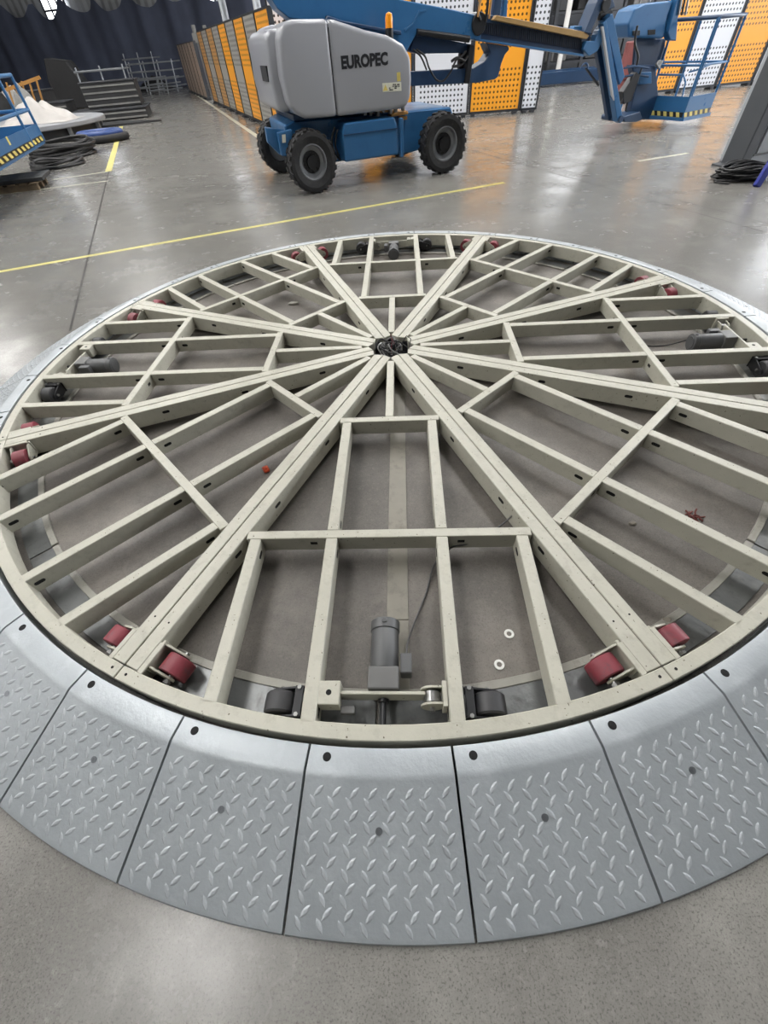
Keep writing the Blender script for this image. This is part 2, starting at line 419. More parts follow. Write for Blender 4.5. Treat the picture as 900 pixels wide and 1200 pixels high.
# high-bay lamps hung from the roof: one over the near side, three unseen ones added to brighten the right-hand bay
M_bay = emissive('high_bay_glow', (1, 0.98, 0.95), 60.0)
for k, (lx_, ly_, lz_) in enumerate(((-3.76, -0.9, 8.3), (7.5, 12.5, 7.6), (11.5, 13.5, 7.6), (9.5, 9.0, 7.6))):
    q = MB(); q.box((lx_, ly_, lz_), (1.5, 0.7, 0.04)); o = q.build('window_%d' % (30+k), M_bay); tag(o, kind='structure')
    q = MB(); q.box((lx_, ly_, lz_+0.1), (1.6, 0.8, 0.14)); q.cyl((lx_, ly_, lz_+0.15), (lx_, ly_, 10), 0.02, n=8); o = q.build('trim_%d' % (30+k), M_ceil); tag(o, kind='structure')
# windows high in the back wall
bd = (BW1-BW0).normalized(); bn = Vector((bd.y, -bd.x, 0))
wn = 1
def back_window(px, width, z0, z1):
    global wn
    # where the sight line meets the back wall
    d = Fw + Rt*((px-450)/FPX) - Up*((40-600)/FPX)
    nrm = Vector((-bd.y, bd.x, 0)); s = (nrm.dot(BW0))/(nrm.x*d.x+nrm.y*d.y)
    c = Vector((d.x*s, d.y*s, 0)) + bn*0.25
    e = empty('window_%d' % wn); tag(e, kind='structure'); wn += 1
    nx = 3; nz = 4
    for i in range(nx):
        for k in range(nz):
            q = MB(); pw = width/nx; ph = (z1-z0)/nz
            cc = c + bd*((i-(nx-1)/2)*pw) + Vector((0, 0, z0+(k+0.5)*ph))
            q.bar(cc-bd*(pw/2-0.05), cc+bd*(pw/2-0.05), 0.02, ph-0.1); q.build('pane', M_win2, e)
    fr = MB()
    for i in range(nx+1):
        p = c+bd*((i-nx/2)*width/nx)+bn*0.02; fr.bar(p+Vector((0, 0, z0)), p+Vector((0, 0, z1)), 0.1, 0.1, bd)
    for k in range(nz+1):
        z = z0+(z1-z0)*k/nz; fr.bar(c-bd*width/2+Vector((0, 0, z))+bn*0.02, c+bd*width/2+Vector((0, 0, z))+bn*0.02, 0.1, 0.1)
    fr.build('window_frame', M_frame, e)
back_window(-8, 2.2, 4.9, 8.0)
back_window(80, 2.0, 3.6, 6.5)
back_window(250, 1.8, 3.2, 7.5)
back_window(395, 2.4, 4.4, 8.0)
back_window(700, 3.0, 2.2, 8.0)
# daylight band high in the right-hand wall
wr = (BW1-c_br).normalized(); wrn = Vector((-wr.y, wr.x, 0))
for k, s0 in enumerate((8, 17, 26, 35)):
    p = c_br+wr*s0+wrn*0.2
    q = MB(); q.bar(p+Vector((0, 0, 5.3)), p+wr*6.5+Vector((0, 0, 5.3)), 0.05, 5.2)
    o = q.build('window_%d' % (10+k), M_win); tag(o, kind='structure')
# steel columns along the back wall, seen above the curtain
for k, (px, Y, zt, w_) in enumerate(((8, 53.0, 9.9, 0.7), (124, 50.2, 9.9, 0.6), (263, 33.0, 9.9, 0.35), (303, 25.0, 9.9, 0.3))):
    c = at(px, 8, Y); c.z = 0
    q = MB(); q.bar(c, c+Vector((0, 0, zt)), w_, 0.06, bd).bar(c+bn*w_*.8, c+bn*w_*.8+Vector((0, 0, zt)), w_, 0.06, bd).bar(c+bn*w_*.4, c+bn*w_*.4+Vector((0, 0, zt)), 0.06, w_*.8, bn)
    o = q.build('trim_%d' % (10+k), M_cab); tag(o, kind='structure')

# ------------------------------------------------------------------ curtain hung across the back
def curtain():
    a = Vector((-44, 56.3, 0)); b = Vector((12, 38.9, 0)); d = b-a; L_ = d.length; d.normalize(); n = Vector((d.y, -d.x, 0))
    step = 0.28; k = int(L_/step); rows = 14; vs = []; fs = []
    per = 2.75
    for i in range(k+1):
        s = i*step; ph = (s/per) % 1.0
        sag = 4.0 + 0.95*(abs(2*ph-1)**2.6) + 0.12*sin(s*1.3)
        fold = 0.16*sin(s*2.1+1.3*sin(s*0.37)) + 0.07*sin(s*5.3+0.5)
        for r in range(rows+1):
            h = r/rows; z = 0.03 + (sag-0.03)*h
            off = fold*(0.45+0.75*abs(h-0.35)) + 0.35*(1-h)**3*sin(s*0.8)
            p = a+d*s+n*off; vs.append((p.x, p.y, z))
        if i:
            A = (i-1)*(rows+1); B = i*(rows+1)
            fs += [(A+r, B+r, B+r+1, A+r+1) for r in range(rows)]
    q = MB(); q.add(vs, fs)
    o = q.build('net_curtain', M_curtain, smooth=False)
    for p in o.data.polygons: p.use_smooth = True
    tag(o, 'dark navy netting curtain with scalloped top hung across the back of the hall', 'curtain')
curtain()

# ------------------------------------------------------------------ perforated panels
def panel_row(A, B, cuts, kinds, height, name, labels, group, thick=0.10, cat='panel'):
    A = Vector((*A, 0)); B = Vector((*B, 0)); D = (B-A).normalized(); ang = atan2(D.y, D.x)
    for i, (c0, c1) in enumerate(zip(cuts[:-1], cuts[1:])):
        mid = A + D*((c0+c1)/2); w_ = c1-c0-0.03
        e = empty(name, (mid.x, mid.y, 0), ang); tag(e, labels[i], cat, group)
        q = MB(); q.box((0, 0, height/2+0.06), (w_-0.07, thick, height-0.08)); q.build('perforated_sheet', kinds[i], e, bevel=0.008)
        f = MB()
        for sx in (-1, 1): f.box((sx*(w_/2-0.02), 0, height/2+0.05), (0.04, thick+0.03, height-0.05))
        f.box((0, 0, 0.075), (w_, thick+0.02, 0.05)).box((0, 0, height+0.03), (w_, thick+0.02, 0.04))
        f.build('frame', M_frame, e)
        for sx in (-1, 1):
            g = MB(); g.box((sx*(w_/2-0.12), 0, 0.028), (0.10, thick+0.16, 0.055)); g.build('foot', M_frame, e)
# left row, receding down the aisle
LA = (-2.77, 18.24); LB = (-2.77-3.72, 18.24+10.3)
cuts = [-3.2+1.58*i for i in range(10)]
kn = [M_po, M_pg, M_po, M_pg, M_po, M_pg, M_pt, M_pg, M_pt]
nm = ['orange', 'grey', 'orange', 'grey', 'orange', 'grey', 'tan', 'grey', 'tan']
od = ['nearest', 'second', 'third', 'fourth', 'fifth', 'sixth', 'seventh', 'eighth', 'farthest']
panel_row(LA, LB, cuts, kn, 2.22, 'perforated_panel', ['%s perforated panel, %s of the row receding along the aisle left of the lift' % (nm[i], od[i]) for i in range(9)], 'panels along the aisle')
panel_row(LA, LB, [13.2, 14.75, 16.3, 17.9, 19.4, 21.0, 22.5], [M_pp]*6, 2.0, 'timber_panel', ['pale timber-coloured panel, %s in the far rack beyond the orange and grey row' % o_ for o_ in ('first', 'second', 'third', 'fourth', 'fifth', 'last')], 'far timber panels')
# dark edge of the far rack and of the near row
RA = (-1.9, 16.6); RB = (5.33, 16.17)
panel_row(RA, RB, [-0.02, 0.45, 2.1, 3.7, 5.28, 6.74, 7.24], [M_pw, M_pw, M_po, M_pw, M_po, M_pw], 2.4, 'perforated_panel',
  ['narrow white perforated panel at the corner left of the grey hood', 'white perforated panel standing behind the lift wheels and grey hood', 'orange perforated panel mostly hidden behind the grey hood', 'white perforated panel right of the grey hood, behind the lower boom', 'orange perforated panel behind the telescopic boom', 'narrow white perforated panel ending the row behind the boom'], 'panels behind the lift')
panel_row((9.88, 17.82), (13.28, 18.4), [-0.9, 0.3, 1.72, 3.05, 4.5, 6.0], [M_po, M_pw, M_po, M_pw, M_po], 2.5, 'perforated_panel',
  ['orange perforated panel seen through the left of the lift basket', 'white perforated panel seen through the lift basket rails', 'orange perforated panel just right of the lift basket', 'white perforated panel partly hidden by the grey pillar', 'orange perforated panel hidden behind the grey pillar'], 'panels at far right')

# ------------------------------------------------------------------ the turntable
TH0 = -72.411
tt = empty('turntable_frame', (XC, YC, 0)); tag(tt, 'large round cream steel turntable frame of eight spoked sectors lying open on the floor', 'turntable')
RO, RI = 2.60, 2.549
Z0, Z1 = 0.058, TOP
RB_ = 0.0515      # rib width
meshes = {}
def secmesh(key, fn, mt=M_paint, bevel=0.003, smooth=False):
    q = MB(); fn(q); meshes[key] = q.mesh(key.rstrip('0123456789').rstrip('_'), mt, bevel, 1, smooth); return meshes[key]
def beam_x(q, x0, x1, y, w_, z0=Z0, z1=Z1): q.box(((x0+x1)/2, y, (z0+z1)/2), (x1-x0, w_, z1-z0))
hs = pi/8
secmesh('outer_rail', lambda q: q.arc(RI, RO, 0.045, TOP, -hs+0.0008, hs-0.0008, 20))
secmesh('outer_crossbar', lambda q: q.box((1.747, 0, (Z0+Z1)/2), (0.047, 2*1.747*math.tan(hs)-0.145, Z1-Z0)))
secmesh('inner_crossbar', lambda q: q.box((0.885, 0, (Z0+Z1)/2), (0.047, 2*0.885*math.tan(hs)-0.145, Z1-Z0)))
secmesh('middle_rib', lambda q: beam_x(q, 0.215, 0.862, 0, 0.049))
secmesh('long_rib', lambda q: beam_x(q, 0.9085, 1.7235, 0, RB_))
secmesh('outer_rib', lambda q: beam_x(q, 1.7705, 2.545, 0, RB_))
secmesh('short_rib', lambda q: beam_x(q, 1.7705, 2.485, 0, RB_))
# spoke beams: in the seam's own frame, two side by side
def spoke(q, sgn):
    y0, y1 = 0.0025*sgn, 0.0635*sgn
    poly = [(0.138, y0), (2.545, y0), (2.545, y1), (0.156, y1)]
    q.prism(poly, 0.040, TOP, lambda a, b, t: (a, b, t))
secmesh('spoke_1', lambda q: spoke(q, 1)); secmesh('spoke_2', lambda q: spoke(q, -1))
# slots cut in the webs, small dark oblongs
def slots(q, xs, y, w_):
    for x in xs:
        for s in (-1, 1): q.cyl((x-0.014, y+s*(w_/2-0.004), 0.108), (x-0.014, y+s*(w_/2+0.0015), 0.108), 0.009, n=10).cyl((x+0.014, y+s*(w_/2-0.004), 0.108), (x+0.014, y+s*(w_/2+0.0015), 0.108), 0.009, n=10).box((x, y+s*(w_/2-0.001), 0.108), (0.028, 0.005, 0.018))
secmesh('slot_a', lambda q: slots(q, (1.66, ), 0, RB_), M_void, 0)
secmesh('slot_b', lambda q: slots(q, (1.83, 2.50), 0, RB_), M_void, 0)
secmesh('slot_c', lambda q: slots(q, (0.55, 1.1, 1.62, 1.95), 0.033, 0.061), M_void, 0)
secmesh('slot_d', lambda q: slots(q, (0.55, 1.1, 1.62, 1.95), -0.033, 0.061), M_void, 0)
def cslots(q):
    for y in (-0.34, 0.34):
        for s in (-1, 1):
            q.box((1.747+s*0.0225, y, 0.112), (0.005, 0.032, 0.017))
secmesh('slot_e', cslots, M_void, 0)
# the roller carriage that hangs beside each spoke (seam frame, +y side)
def mk_caster_parts(sg):
    P = {}
    q = MB(); cx, cy, cz = 2.468, 0.150*sg, 0.078
    prof = [(0.018, -0.035), (0.055, -0.035), (0.058, -0.032), (0.0588, 0.0), (0.058, 0.032), (0.055, 0.035), (0.018, 0.035)]
    q.lathe(prof, (cx, cy, cz), (1, 0, 0), 28); P['roller'] = q.mesh('roller', M_pink, 0, 1, True)
    q = MB(); q.box((2.486, 0.074*sg, 0.1435), (0.125, 0.022, 0.011)); q.box((2.468, 0.072*sg, 0.10), (0.115, 0.012, 0.085)); P['mount_plate'] = q.mesh('mount_plate', M_paint, 0.002)
    q = MB()
    for sx in (-1, 1):
        x = 2.468+sx*0.046
        poly = [(0.066, 0.055), (0.066, 0.132), (0.10, 0.138), (0.165, 0.104), (0.178, 0.085), (0.165, 0.062), (0.13, 0.05)]
        q.prism(poly, x-0.004, x+0.004, lambda a, b, t: (t, a*sg, b))
    P['fork'] = q.mesh('fork', M_paint, 0.001)
    q = MB(); q.cyl((2.408, cy, cz), (2.528, cy, cz), 0.010, n=12); q.cyl((2.524, cy, cz), (2.534, cy, cz), 0.016, n=6); P['axle'] = q.mesh('axle', M_steel)
    return P
CPOS, CNEG = mk_caster_parts(1), mk_caster_parts(-1)
# black idler beside the drive (sector frame, mirrored by sg)
def mk_black(sg):
    P = {}; cx, cy, cz = 2.466, 0.375*sg, 0.072
    q = MB(); q.lathe([(0.012, -0.036), (0.05, -0.036), (0.056, -0.03), (0.057, 0), (0.056, 0.03), (0.05, 0.036), (0.012, 0.036)], (cx, cy, cz), (1, 0, 0), 28)
    P['roller'] = q.mesh('roller', M_blackwheel, 0, 1, True)
    q = MB()
    for sx in (-1, 1):
        x = cx+sx*0.047
        q.prism([(0.283, 0.05), (0.283, 0.112), (0.32, 0.112), (0.40, 0.088), (0.415, 0.07), (0.40, 0.052), (0.33, 0.04)], x-0.004, x+0.004, lambda a, b, t: (t, a*sg, b))
    q.box((cx, 0.303*sg, 0.113), (0.104, 0.030, 0.008)); q.box((cx, 0.281*sg, 0.08), (0.11, 0.006, 0.07))
    P['fork'] = q.mesh('fork', M_black, 0.001)
    for i, sx in enumerate((-1, 1)):
        q = MB(); q.cyl((cx+sx*0.046, cy, cz), (cx+sx*0.060, cy, cz), 0.009, n=6); P['bolt%d' % i] = q.mesh('bolt', M_steel)
        q = MB(); q.cyl((cx+sx*0.046, 0.303*sg, 0.117), (cx+sx*0.046, 0.303*sg, 0.123), 0.008, n=6); P['bolt%d' % (i+2)] = q.mesh('bolt', M_steel)
    return P
BPOS, BNEG = mk_black(1), mk_black(-1)
# geared motor on its swing bar (sector frame; image left = -y for the front sector seen by the camera is +t => y = -t)
MP = {}
q = MB(); q.cyl((2.195, 0, 0.082), (2.350, 0, 0.082), 0.054, n=32); MP['motor_barrel'] = q.mesh('motor_barrel', M_motor, 0.003, 2, True)
q = MB(); q.cyl((2.155, 0, 0.082), (2.198, 0, 0.082), 0.058, n=32); q.cyl((2.150, 0, 0.082), (2.156, 0, 0.082), 0.045, n=24)
q.box((2.172, 0.0, 0.142), (0.02, 0.02, 0.006)); MP['fan_cowl'] = q.mesh('fan_cowl', M_motor, 0.003, 1, True)
q = MB(); q.box((2.390, 0, 0.080), (0.082, 0.112, 0.112)); MP['gearbox'] = q.mesh('gearbox', M_gear, 0.006, 2)
q = MB(); q.cyl((2.43, 0, 0.085), (2.535, 0, 0.085), 0.010, n=14); q.cyl((2.452, 0, 0.085), (2.462, 0, 0.085), 0.020, n=14); MP['drive_shaft'] = q.mesh('drive_shaft', M_black, 0, 1, True)
q = MB(); q.box((2.335, 0.082, 0.098), (0.075, 0.042, 0.062)); MP['terminal_box'] = q.mesh('terminal_box', M_motor, 0.004, 1)
q = MB(); q.box((2.442, -0.002, 0.096), (0.012, 0.30, 0.068)); MP['swing_bar'] = q.mesh('swing_bar', M_paint, 0.002)
q = MB(); q.box((2.447, -0.190, 0.112), (0.082, 0.078, 0.070)); MP['pivot_block'] = q.mesh('pivot_block', M_paint, 0.004, 2)
q = MB(); q.cyl((2.447, -0.190, 0.1465), (2.447, -0.190, 0.1478), 0.010, n=14); MP['pivot_hole'] = q.mesh('bolt_hole', M_void)
q = MB(); q.box((2.49, -0.125, 0.09), (0.026, 0.05, 0.022)); MP['stop_lug'] = q.mesh('stop_lug', M_gear, 0.002)
q = MB()
for x in (2.42, 2.475):
    q.cyl((x-0.004, 0.172, 0.092), (x+0.004, 0.172, 0.092), 0.040, n=20)
    q.box((x, 0.198, 0.11), (0.008, 0.05, 0.045))
q.box((2.4475, 0.215, 0.105), (0.085, 0.016, 0.085)); MP['clevis'] = q.mesh('clevis', M_paint, 0.001, 1, True)
q = MB(); q.cyl((2.405, 0.172, 0.092), (2.492, 0.172, 0.092), 0.010, n=6); q.cyl((2.43, 0.172, 0.092), (2.465, 0.172, 0.092), 0.030, n=16); MP['pivot_pin'] = q.mesh('pivot_pin', M_steel, 0, 1, True)

for j in range(8):
    A = radians(TH0-45*j-22.5); R_ = (0, 0, A)
    link('outer_rail', meshes['outer_rail'], tt, rot=R_)
    cb = link('crossbar', meshes['outer_crossbar'], tt, rot=R_)
    tag(link('slot', meshes['slot_e'], cb), kind='stuff')
    link('crossbar', meshes['inner_crossbar'], tt, rot=R_)
    link('rib', meshes['middle_rib'], tt, rot=R_)
    for s in (-1, 1):
        def place(key, off, sl=None):
            o = link('rib', meshes[key], tt, rot=R_)
            o.location = (-sin(A)*off, cos(A)*off, 0)
            if sl: tag(link('slot', meshes[sl], o), kind='stuff')
        place('long_rib', 0.251*s, 'slot_a'); place('outer_rib', 0.251*s, 'slot_b'); place('short_rib', 0.607*s, 'slot_b')
    As = radians(TH0-45*j)
    for key, sl in (('spoke_1', 'slot_c'), ('spoke_2', 'slot_d')):
        o = link('spoke_beam', meshes[key], tt, rot=(0, 0, As)); tag(link('slot', meshes[sl], o), kind='stuff')
    for P_ in (CPOS, CNEG):
        c = empty('caster'); c.parent = tt; c.rotation_euler = (0, 0, As)
        for k_, me in P_.items(): link(k_.rstrip('0123'), me, c)
    if j % 2 == 0:
        for P_ in (BPOS, BNEG):
            c = empty('caster'); c.parent = tt; c.rotation_euler = R_; c['label'] = 'black roller caster'
            for k_, me in P_.items(): link(k_.rstrip('0123'), me, c)
        c = empty('drive_unit'); c.parent = tt; c.rotation_euler = R_; c['label'] = 'dark grey geared motor on a swing bar'
        for k_, me in MP.items(): link(k_ if k_ != 'pivot_hole' else 'bolt_hole', me, c)
# bolts at the outer spoke ends
secb = MB()
for y in (-0.035, 0.035):
    secb.cyl((2.572, y, TOP-0.001), (2.572, y, TOP+0.0012), 0.0055, n=8)
    secb.cyl((2.35, y*1.05, TOP-0.001), (2.35, y*1.05, TOP+0.0012), 0.004, n=8)
bme = secb.mesh('bolt_holes', M_void)
for j in range(8): tag(link('bolt_hole', bme, tt, rot=(0, 0, radians(TH0-45*j))), kind='stuff')
# hub ring
q = MB(); q.arc(0.150, 0.17, 0.03, 0.12, 0, 2*pi, 32); q.build('hub_collar', M_black, tt)
q = MB(); q.arc(0.0001, 0.15, 0.03, 0.045, 0, 2*pi, 32); q.build('hub_base', M_black, tt)
# cables bundled in the hub
hr = random.Random(3)
for c_ in range(9):
    pts = []; a0 = hr.uniform(0, 6.28); rr_ = hr.uniform(0.03, 0.10)
    for k in range(14):
        t = k/13; a = a0+t*hr.uniform(2.5, 4.5)
        pts.append((rr_*cos(a)+hr.uniform(-.01, .01), rr_*sin(a)+hr.uniform(-.01, .01), 0.085+0.06*sin(t*pi)+hr.uniform(-.01, .02)))
    q = MB(); q.tube(pts, 0.006 if c_ < 7 else 0.004, 6); o = q.build('hub_cable', (M_cable, M_blackcable, M_greybox)[c_ % 3], tt, smooth=True)
q = MB(); q.tube([(0.04, -.02, .09), (0.09, 0.02, .16), (0.12, 0.05, 0.19), (0.15, 0.04, 0.17), (0.135, 0.0, 0.12)], 0.0035, 6); q.build('hub_cable', M_blackcable, tt, smooth=True)
q = MB(); q.tube([(0.0, 0.0, .08), (0.01, 0.03, .18), (0.0, 0.03, 0.22), (0.03, 0.02, 0.14), (0.035, 0.0, 0.10)], 0.0025, 6); q.build('hub_cable', M_pink, tt, smooth=True)
for k in range(5):
    a = 0.5+1.1*k; q = MB(); q.tube(smooth_path([(0.03*cos(a), 0.03*sin(a), .08), (0.06*cos(a+.5), 0.06*sin(a+.5), .15+.012*k), (0.11*cos(a+.9), 0.10*sin(a+.9), .165), (0.12*cos(a+1.5), 0.12*sin(a+1.5), .12)]), 0.005, 6)
    q.build('hub_cable', (M_greybox, M_blackcable, M_steel)[k % 3], tt, smooth=True)
# supply cable of the front drive: from the terminal box up beside the flat bar, through the crossbar
Af = radians(TH0-22.5)
def sw(a, t, z): return (a*cos(Af)+t*sin(Af), a*sin(Af)-t*cos(Af), z)
q = MB(); q.tube(smooth_path([sw(2.30, -0.083, .10), sw(2.24, -0.09, .09), sw(2.14, -0.115, .03), sw(1.98, -0.175, .012), sw(1.84, -0.22, .03), sw(1.775, -0.30, .07), sw(1.77, -0.36, .085), sw(1.735, -0.45, .09), sw(1.63, -0.58, .09), sw(1.575, -0.625, .10)]), 0.0045, 8)
q.build('supply_cable', M_cable, tt, smooth=True)
A6 = radians(TH0-45*6-22.5)
def s6(a, t, z): return (a*cos(A6)+t*sin(A6), a*sin(A6)-t*cos(A6), z)
q = MB(); q.tube(smooth_path([s6(2.30, -0.083, .10), s6(2.2, -0.10, .05), s6(2.05, -0.1, .012), s6(1.9, -0.12, .012), s6(1.82, -0.2, .06), s6(1.775, -0.24, .1)]), 0.0045, 8)
q.build('supply_cable', M_blackcable, tt, smooth=True)

# roller track on the floor
tr = empty('roller_track', (XC, YC, 0)); tag(tr, 'dull steel roller track ring lying on the floor under the turntable rim', 'track')
nseg = 16; sa = 2*pi/nseg
q = MB(); q.arc(2.427, 2.535, 0.004, 0.011, -sa/2+0.002, sa/2-0.002, 8); tm = q.mesh('track_plate', M_track, 0.0015)
q = MB(); q.arc(2.395, 2.427, 0.004, 0.016, -sa/2+0.003, sa/2-0.003, 8); tm2 = q.mesh('track_edge', M_trackrim, 0.002)
for i in range(nseg):
    link('track_plate', tm, tr, rot=(0, 0, sa*i+0.1)); link('track_edge', tm2, tr, rot=(0, 0, sa*i+0.1))

# flat bar running out from the hub to the front drive
q = MB(); q.box(((0.30+2.105)/2, 0, 0.0065), (2.105-0.30, 0.094, 0.005)); q.box((2.25, -0.018+0.018, 0.006), (0.285, 0.094, 0.004))
o = q.build('flat_bar', M_strip, bevel=0.001, loc=(XC+0.047*(-sin(Af)), YC+0.047*cos(Af), 0), rot=(0, 0, Af))
tag(o, 'long dusty flat steel bar on the pit floor from the hub to the front motor', 'bar')

# small things lying inside
def ring_thing(px, py, label):
    p = onz(px, py, 0.006); q = MB(); q.arc(0.010, 0.020, 0.0, 0.005, 0, 2*pi, 20)
    o = q.build('washer', M_white, bevel=0.001, loc=(p.x, p.y, 0.0045)); tag(o, label, 'washer', 'white washers on the pit floor')
ring_thing(596.5, 743, 'white plastic washer on the dark pit floor, the one farther from the rim')
ring_thing(585, 779, 'white plastic washer on the dark pit floor, the one nearer the rim')
p = onz(312, 551, 0.01); q = MB(); q.box((0, 0, 0.014), (0.034, 0.045, 0.02), Matrix.Rotation(0.5, 3, 'Z')).box((0.005, 0, 0.028), (0.02, 0.022, 0.014))
o = q.build('plug', M_orangebit, bevel=0.004, loc=(p.x, p.y, 0.004)); tag(o, 'small orange-red plastic plug on the pit floor left of the hub bar', 'plug')
p = onz(813, 605, 0.01); q = MB(); rr2 = random.Random(5)
for k in range(7):
    a = rr2.uniform(0, 6.28); r_ = rr2.uniform(0.02, 0.045); c = (rr2.uniform(-.02, .02), rr2.uniform(-.02, .02))
    q.tube([(c[0]-r_*cos(a), c[1]-r_*sin(a), 0.006), (c[0], c[1], 0.015), (c[0]+r_*cos(a+.6), c[1]+r_*sin(a+.6), 0.005)], 0.004, 6)
o = q.build('scrap_wire', M_redbit, loc=(p.x, p.y, 0.003), smooth=True); tag(o, 'tangle of dull red scrap wire on the pit floor at right', 'wire')
def rock(name, px, py, s, label, mt=M_dust, sd=1):
    p = onz(px, py, 0.01); r2 = random.Random(sd); bm = bmesh.new(); bmesh.ops.create_icosphere(bm, subdivisions=2, radius=1)
    for v in bm.verts:
        v.co *= r2.uniform(0.75, 1.1); v.co.x *= s; v.co.y *= s*0.6; v.co.z = max(v.co.z, -0.6)*s*0.35
    me = bpy.data.meshes.new(name); bm.to_mesh(me); bm.free(); me.materials.append(mt)
    o = link(name, me, None, (p.x, p.y, 0.004+s*0.21)); tag(o, label, 'rubble', 'concrete crumbs in the pit')
rock('concrete_crumb', 781, 727, 0.028, 'flat grey concrete crumb beside the right red roller', sd=1)
rock('concrete_crumb', 741, 613, 0.022, 'small pale concrete crumb near the right outer crossbar', sd=2)
rock('concrete_crumb', 344, 356, 0.05, 'pale crumpled scrap of paper-like debris in the far left sector', sd=3, mt=M_trackrim)

# ------------------------------------------------------------------ ramp plates
PL = radians(10)/2; GAP = 0.0042
def plate_mesh():
    prof = [(2.619, 0.149), (2.622, 0.150), (2.688, 0.150), (2.698, 0.1488), (2.707, 0.1452), (2.72, 0.1396), (3.055, 0.018), (3.066, 0.012), (3.070, 0.0)]
    q = MB(); vs = []; fs = []; n = 10
    for i in range(n+1):
        for (r, z) in prof:
            lim = PL - GAP/r; a = -lim+2*lim*i/n
            vs.append((r*cos(a), r*sin(a), z))
    m_ = len(prof)
    for i in range(n):
        fs += [(i*m_+k, i*m_+k+1, (i+1)*m_+k+1, (i+1)*m_+k) for k in range(m_-1)]
    # side webs and inner lip
    b0 = len(vs)
    for i in (0, n):
        for (r, z) in prof:
            lim = PL-GAP/r; a = -lim if i == 0 else lim
            vs.append((r*cos(a), r*sin(a), max(0.0, z-0.03)))
    for k in range(m_-1):
        fs.append((k, b0+k, b0+k+1, k+1)); fs.append((n*m_+k+1, b0+m_+k+1, b0+m_+k, n*m_+k))
    b1 = len(vs)
    for i in range(n+1):
        r = 2.619; lim = PL-GAP/r; a = -lim+2*lim*i/n; vs.append((r*cos(a), r*sin(a), 0.0))
    for i in range(n): fs.append((i*m_, (i+1)*m_, b1+i+1, b1+i))
    q.add(vs, fs); return q.mesh('deck', M_plate, 0, 1, True)
deck_me = plate_mesh()
sl0 = Vector((2.73, 0.136)); sl1 = Vector((3.055, 0.018)); sdir = (sl1-sl0).normalized()
tilt = atan2(sl1.y-sl0.y, sl1.x-sl0.x)
def slope_z(r): return sl0.y+(r-sl0.x)*(sl1.y-sl0.y)/(sl1.x-sl0.x)
def lozenges():
    q = MB(); L_, W_, H_ = 0.0210, 0.0080, 0.0021
    rows = 12; r0, r1 = 2.738, 3.040
    for i in range(rows):
        r = r0+(r1-r0)*i/(rows-1); par = i % 2
        ang = radians(-40) if par == 0 else radians(32)
        nc = 8; half = PL*r - 0.028
        for k in range(nc):
            y = -half+2*half*(k+(0.15 if par else 0.45))/(nc-0.4)
            if abs(y) > half+0.005: continue
            th = y/r
            if abs(r-2.826) < 0.014 and abs(y) < 0.02: continue
            Mx = Matrix.Rotation(th, 4, 'Z') @ Matrix.Translation((r, 0, slope_z(r))) @ Matrix.Rotation(-tilt, 4, 'Y') @ Matrix.Rotation(ang, 4, 'Z')
            pts = [(-L_, 0, 0), (-L_*.55, W_*.75, 0), (0, W_, 0), (L_*.55, W_*.75, 0), (L_, 0, 0), (L_*.55, -W_*.75, 0), (0, -W_, 0), (-L_*.55, -W_*.75, 0), (-L_*.7, 0, H_), (0, W_*.5, H_), (L_*.7, 0, H_), (0, -W_*.5, H_)]
            q.add([Mx @ Vector(p_) for p_ in pts], [(8, 0, 1), (8, 1, 9), (1, 2, 9), (2, 3, 9), (9, 3, 10), (3, 4, 10), (4, 5, 10), (10, 5, 11), (5, 6, 11), (6, 7, 11), (11, 7, 8), (7, 0, 8), (8, 9, 10, 11)])
    return q.mesh('tread_lozenges', M_lozenge)
loz_me = lozenges()
q = MB(); aa = radians(-3.65); q.cyl((2.650*cos(aa), 2.650*sin(aa), 0.1490), (2.650*cos(aa), 2.650*sin(aa), 0.1504), 0.0135, n=20); q.cyl((2.650*cos(aa), 2.650*sin(aa), 0.1503), (2.650*cos(aa), 2.650*sin(aa), 0.1512), 0.006, n=12)
hole_me = q.mesh('bolt_hole', M_void)
zc = slope_z(2.826); nn = Vector((-(sl1.y-sl0.y), 0, sl1.x-sl0.x)).normalized()
q = MB(); c = Vector((2.826, 0, zc)); q.cyl(c, c+nn*0.0022, 0.0105, n=18); q.box(c+nn*0.0024, (0.014, 0.003, 0.001), Matrix.Rotation(-tilt, 3, 'Y'))
screw_me = q.mesh('screw', M_screw)
PLAB = {-95: 'bottom-centre ramp plate in front of the dark grey motor', -105: 'ramp plate one to the left of the bottom-centre one', -85: 'ramp plate one to the right of the bottom-centre one',
        -115: 'ramp plate two to the left of the bottom-centre one', -75: 'ramp plate two to the right of the bottom-centre one', -65: 'ramp plate three to the right of the bottom-centre one',
        -125: 'ramp plate three to the left of the bottom-centre one', -135: 'ramp plate four to the left of the bottom-centre one, a corner showing', -55: 'ramp plate four to the right of the bottom-centre one, a corner showing'}
num = ['first', 'second', 'third', 'fourth', 'fifth', 'sixth', 'seventh', 'eighth', 'ninth', 'tenth', 'eleventh', 'twelfth']
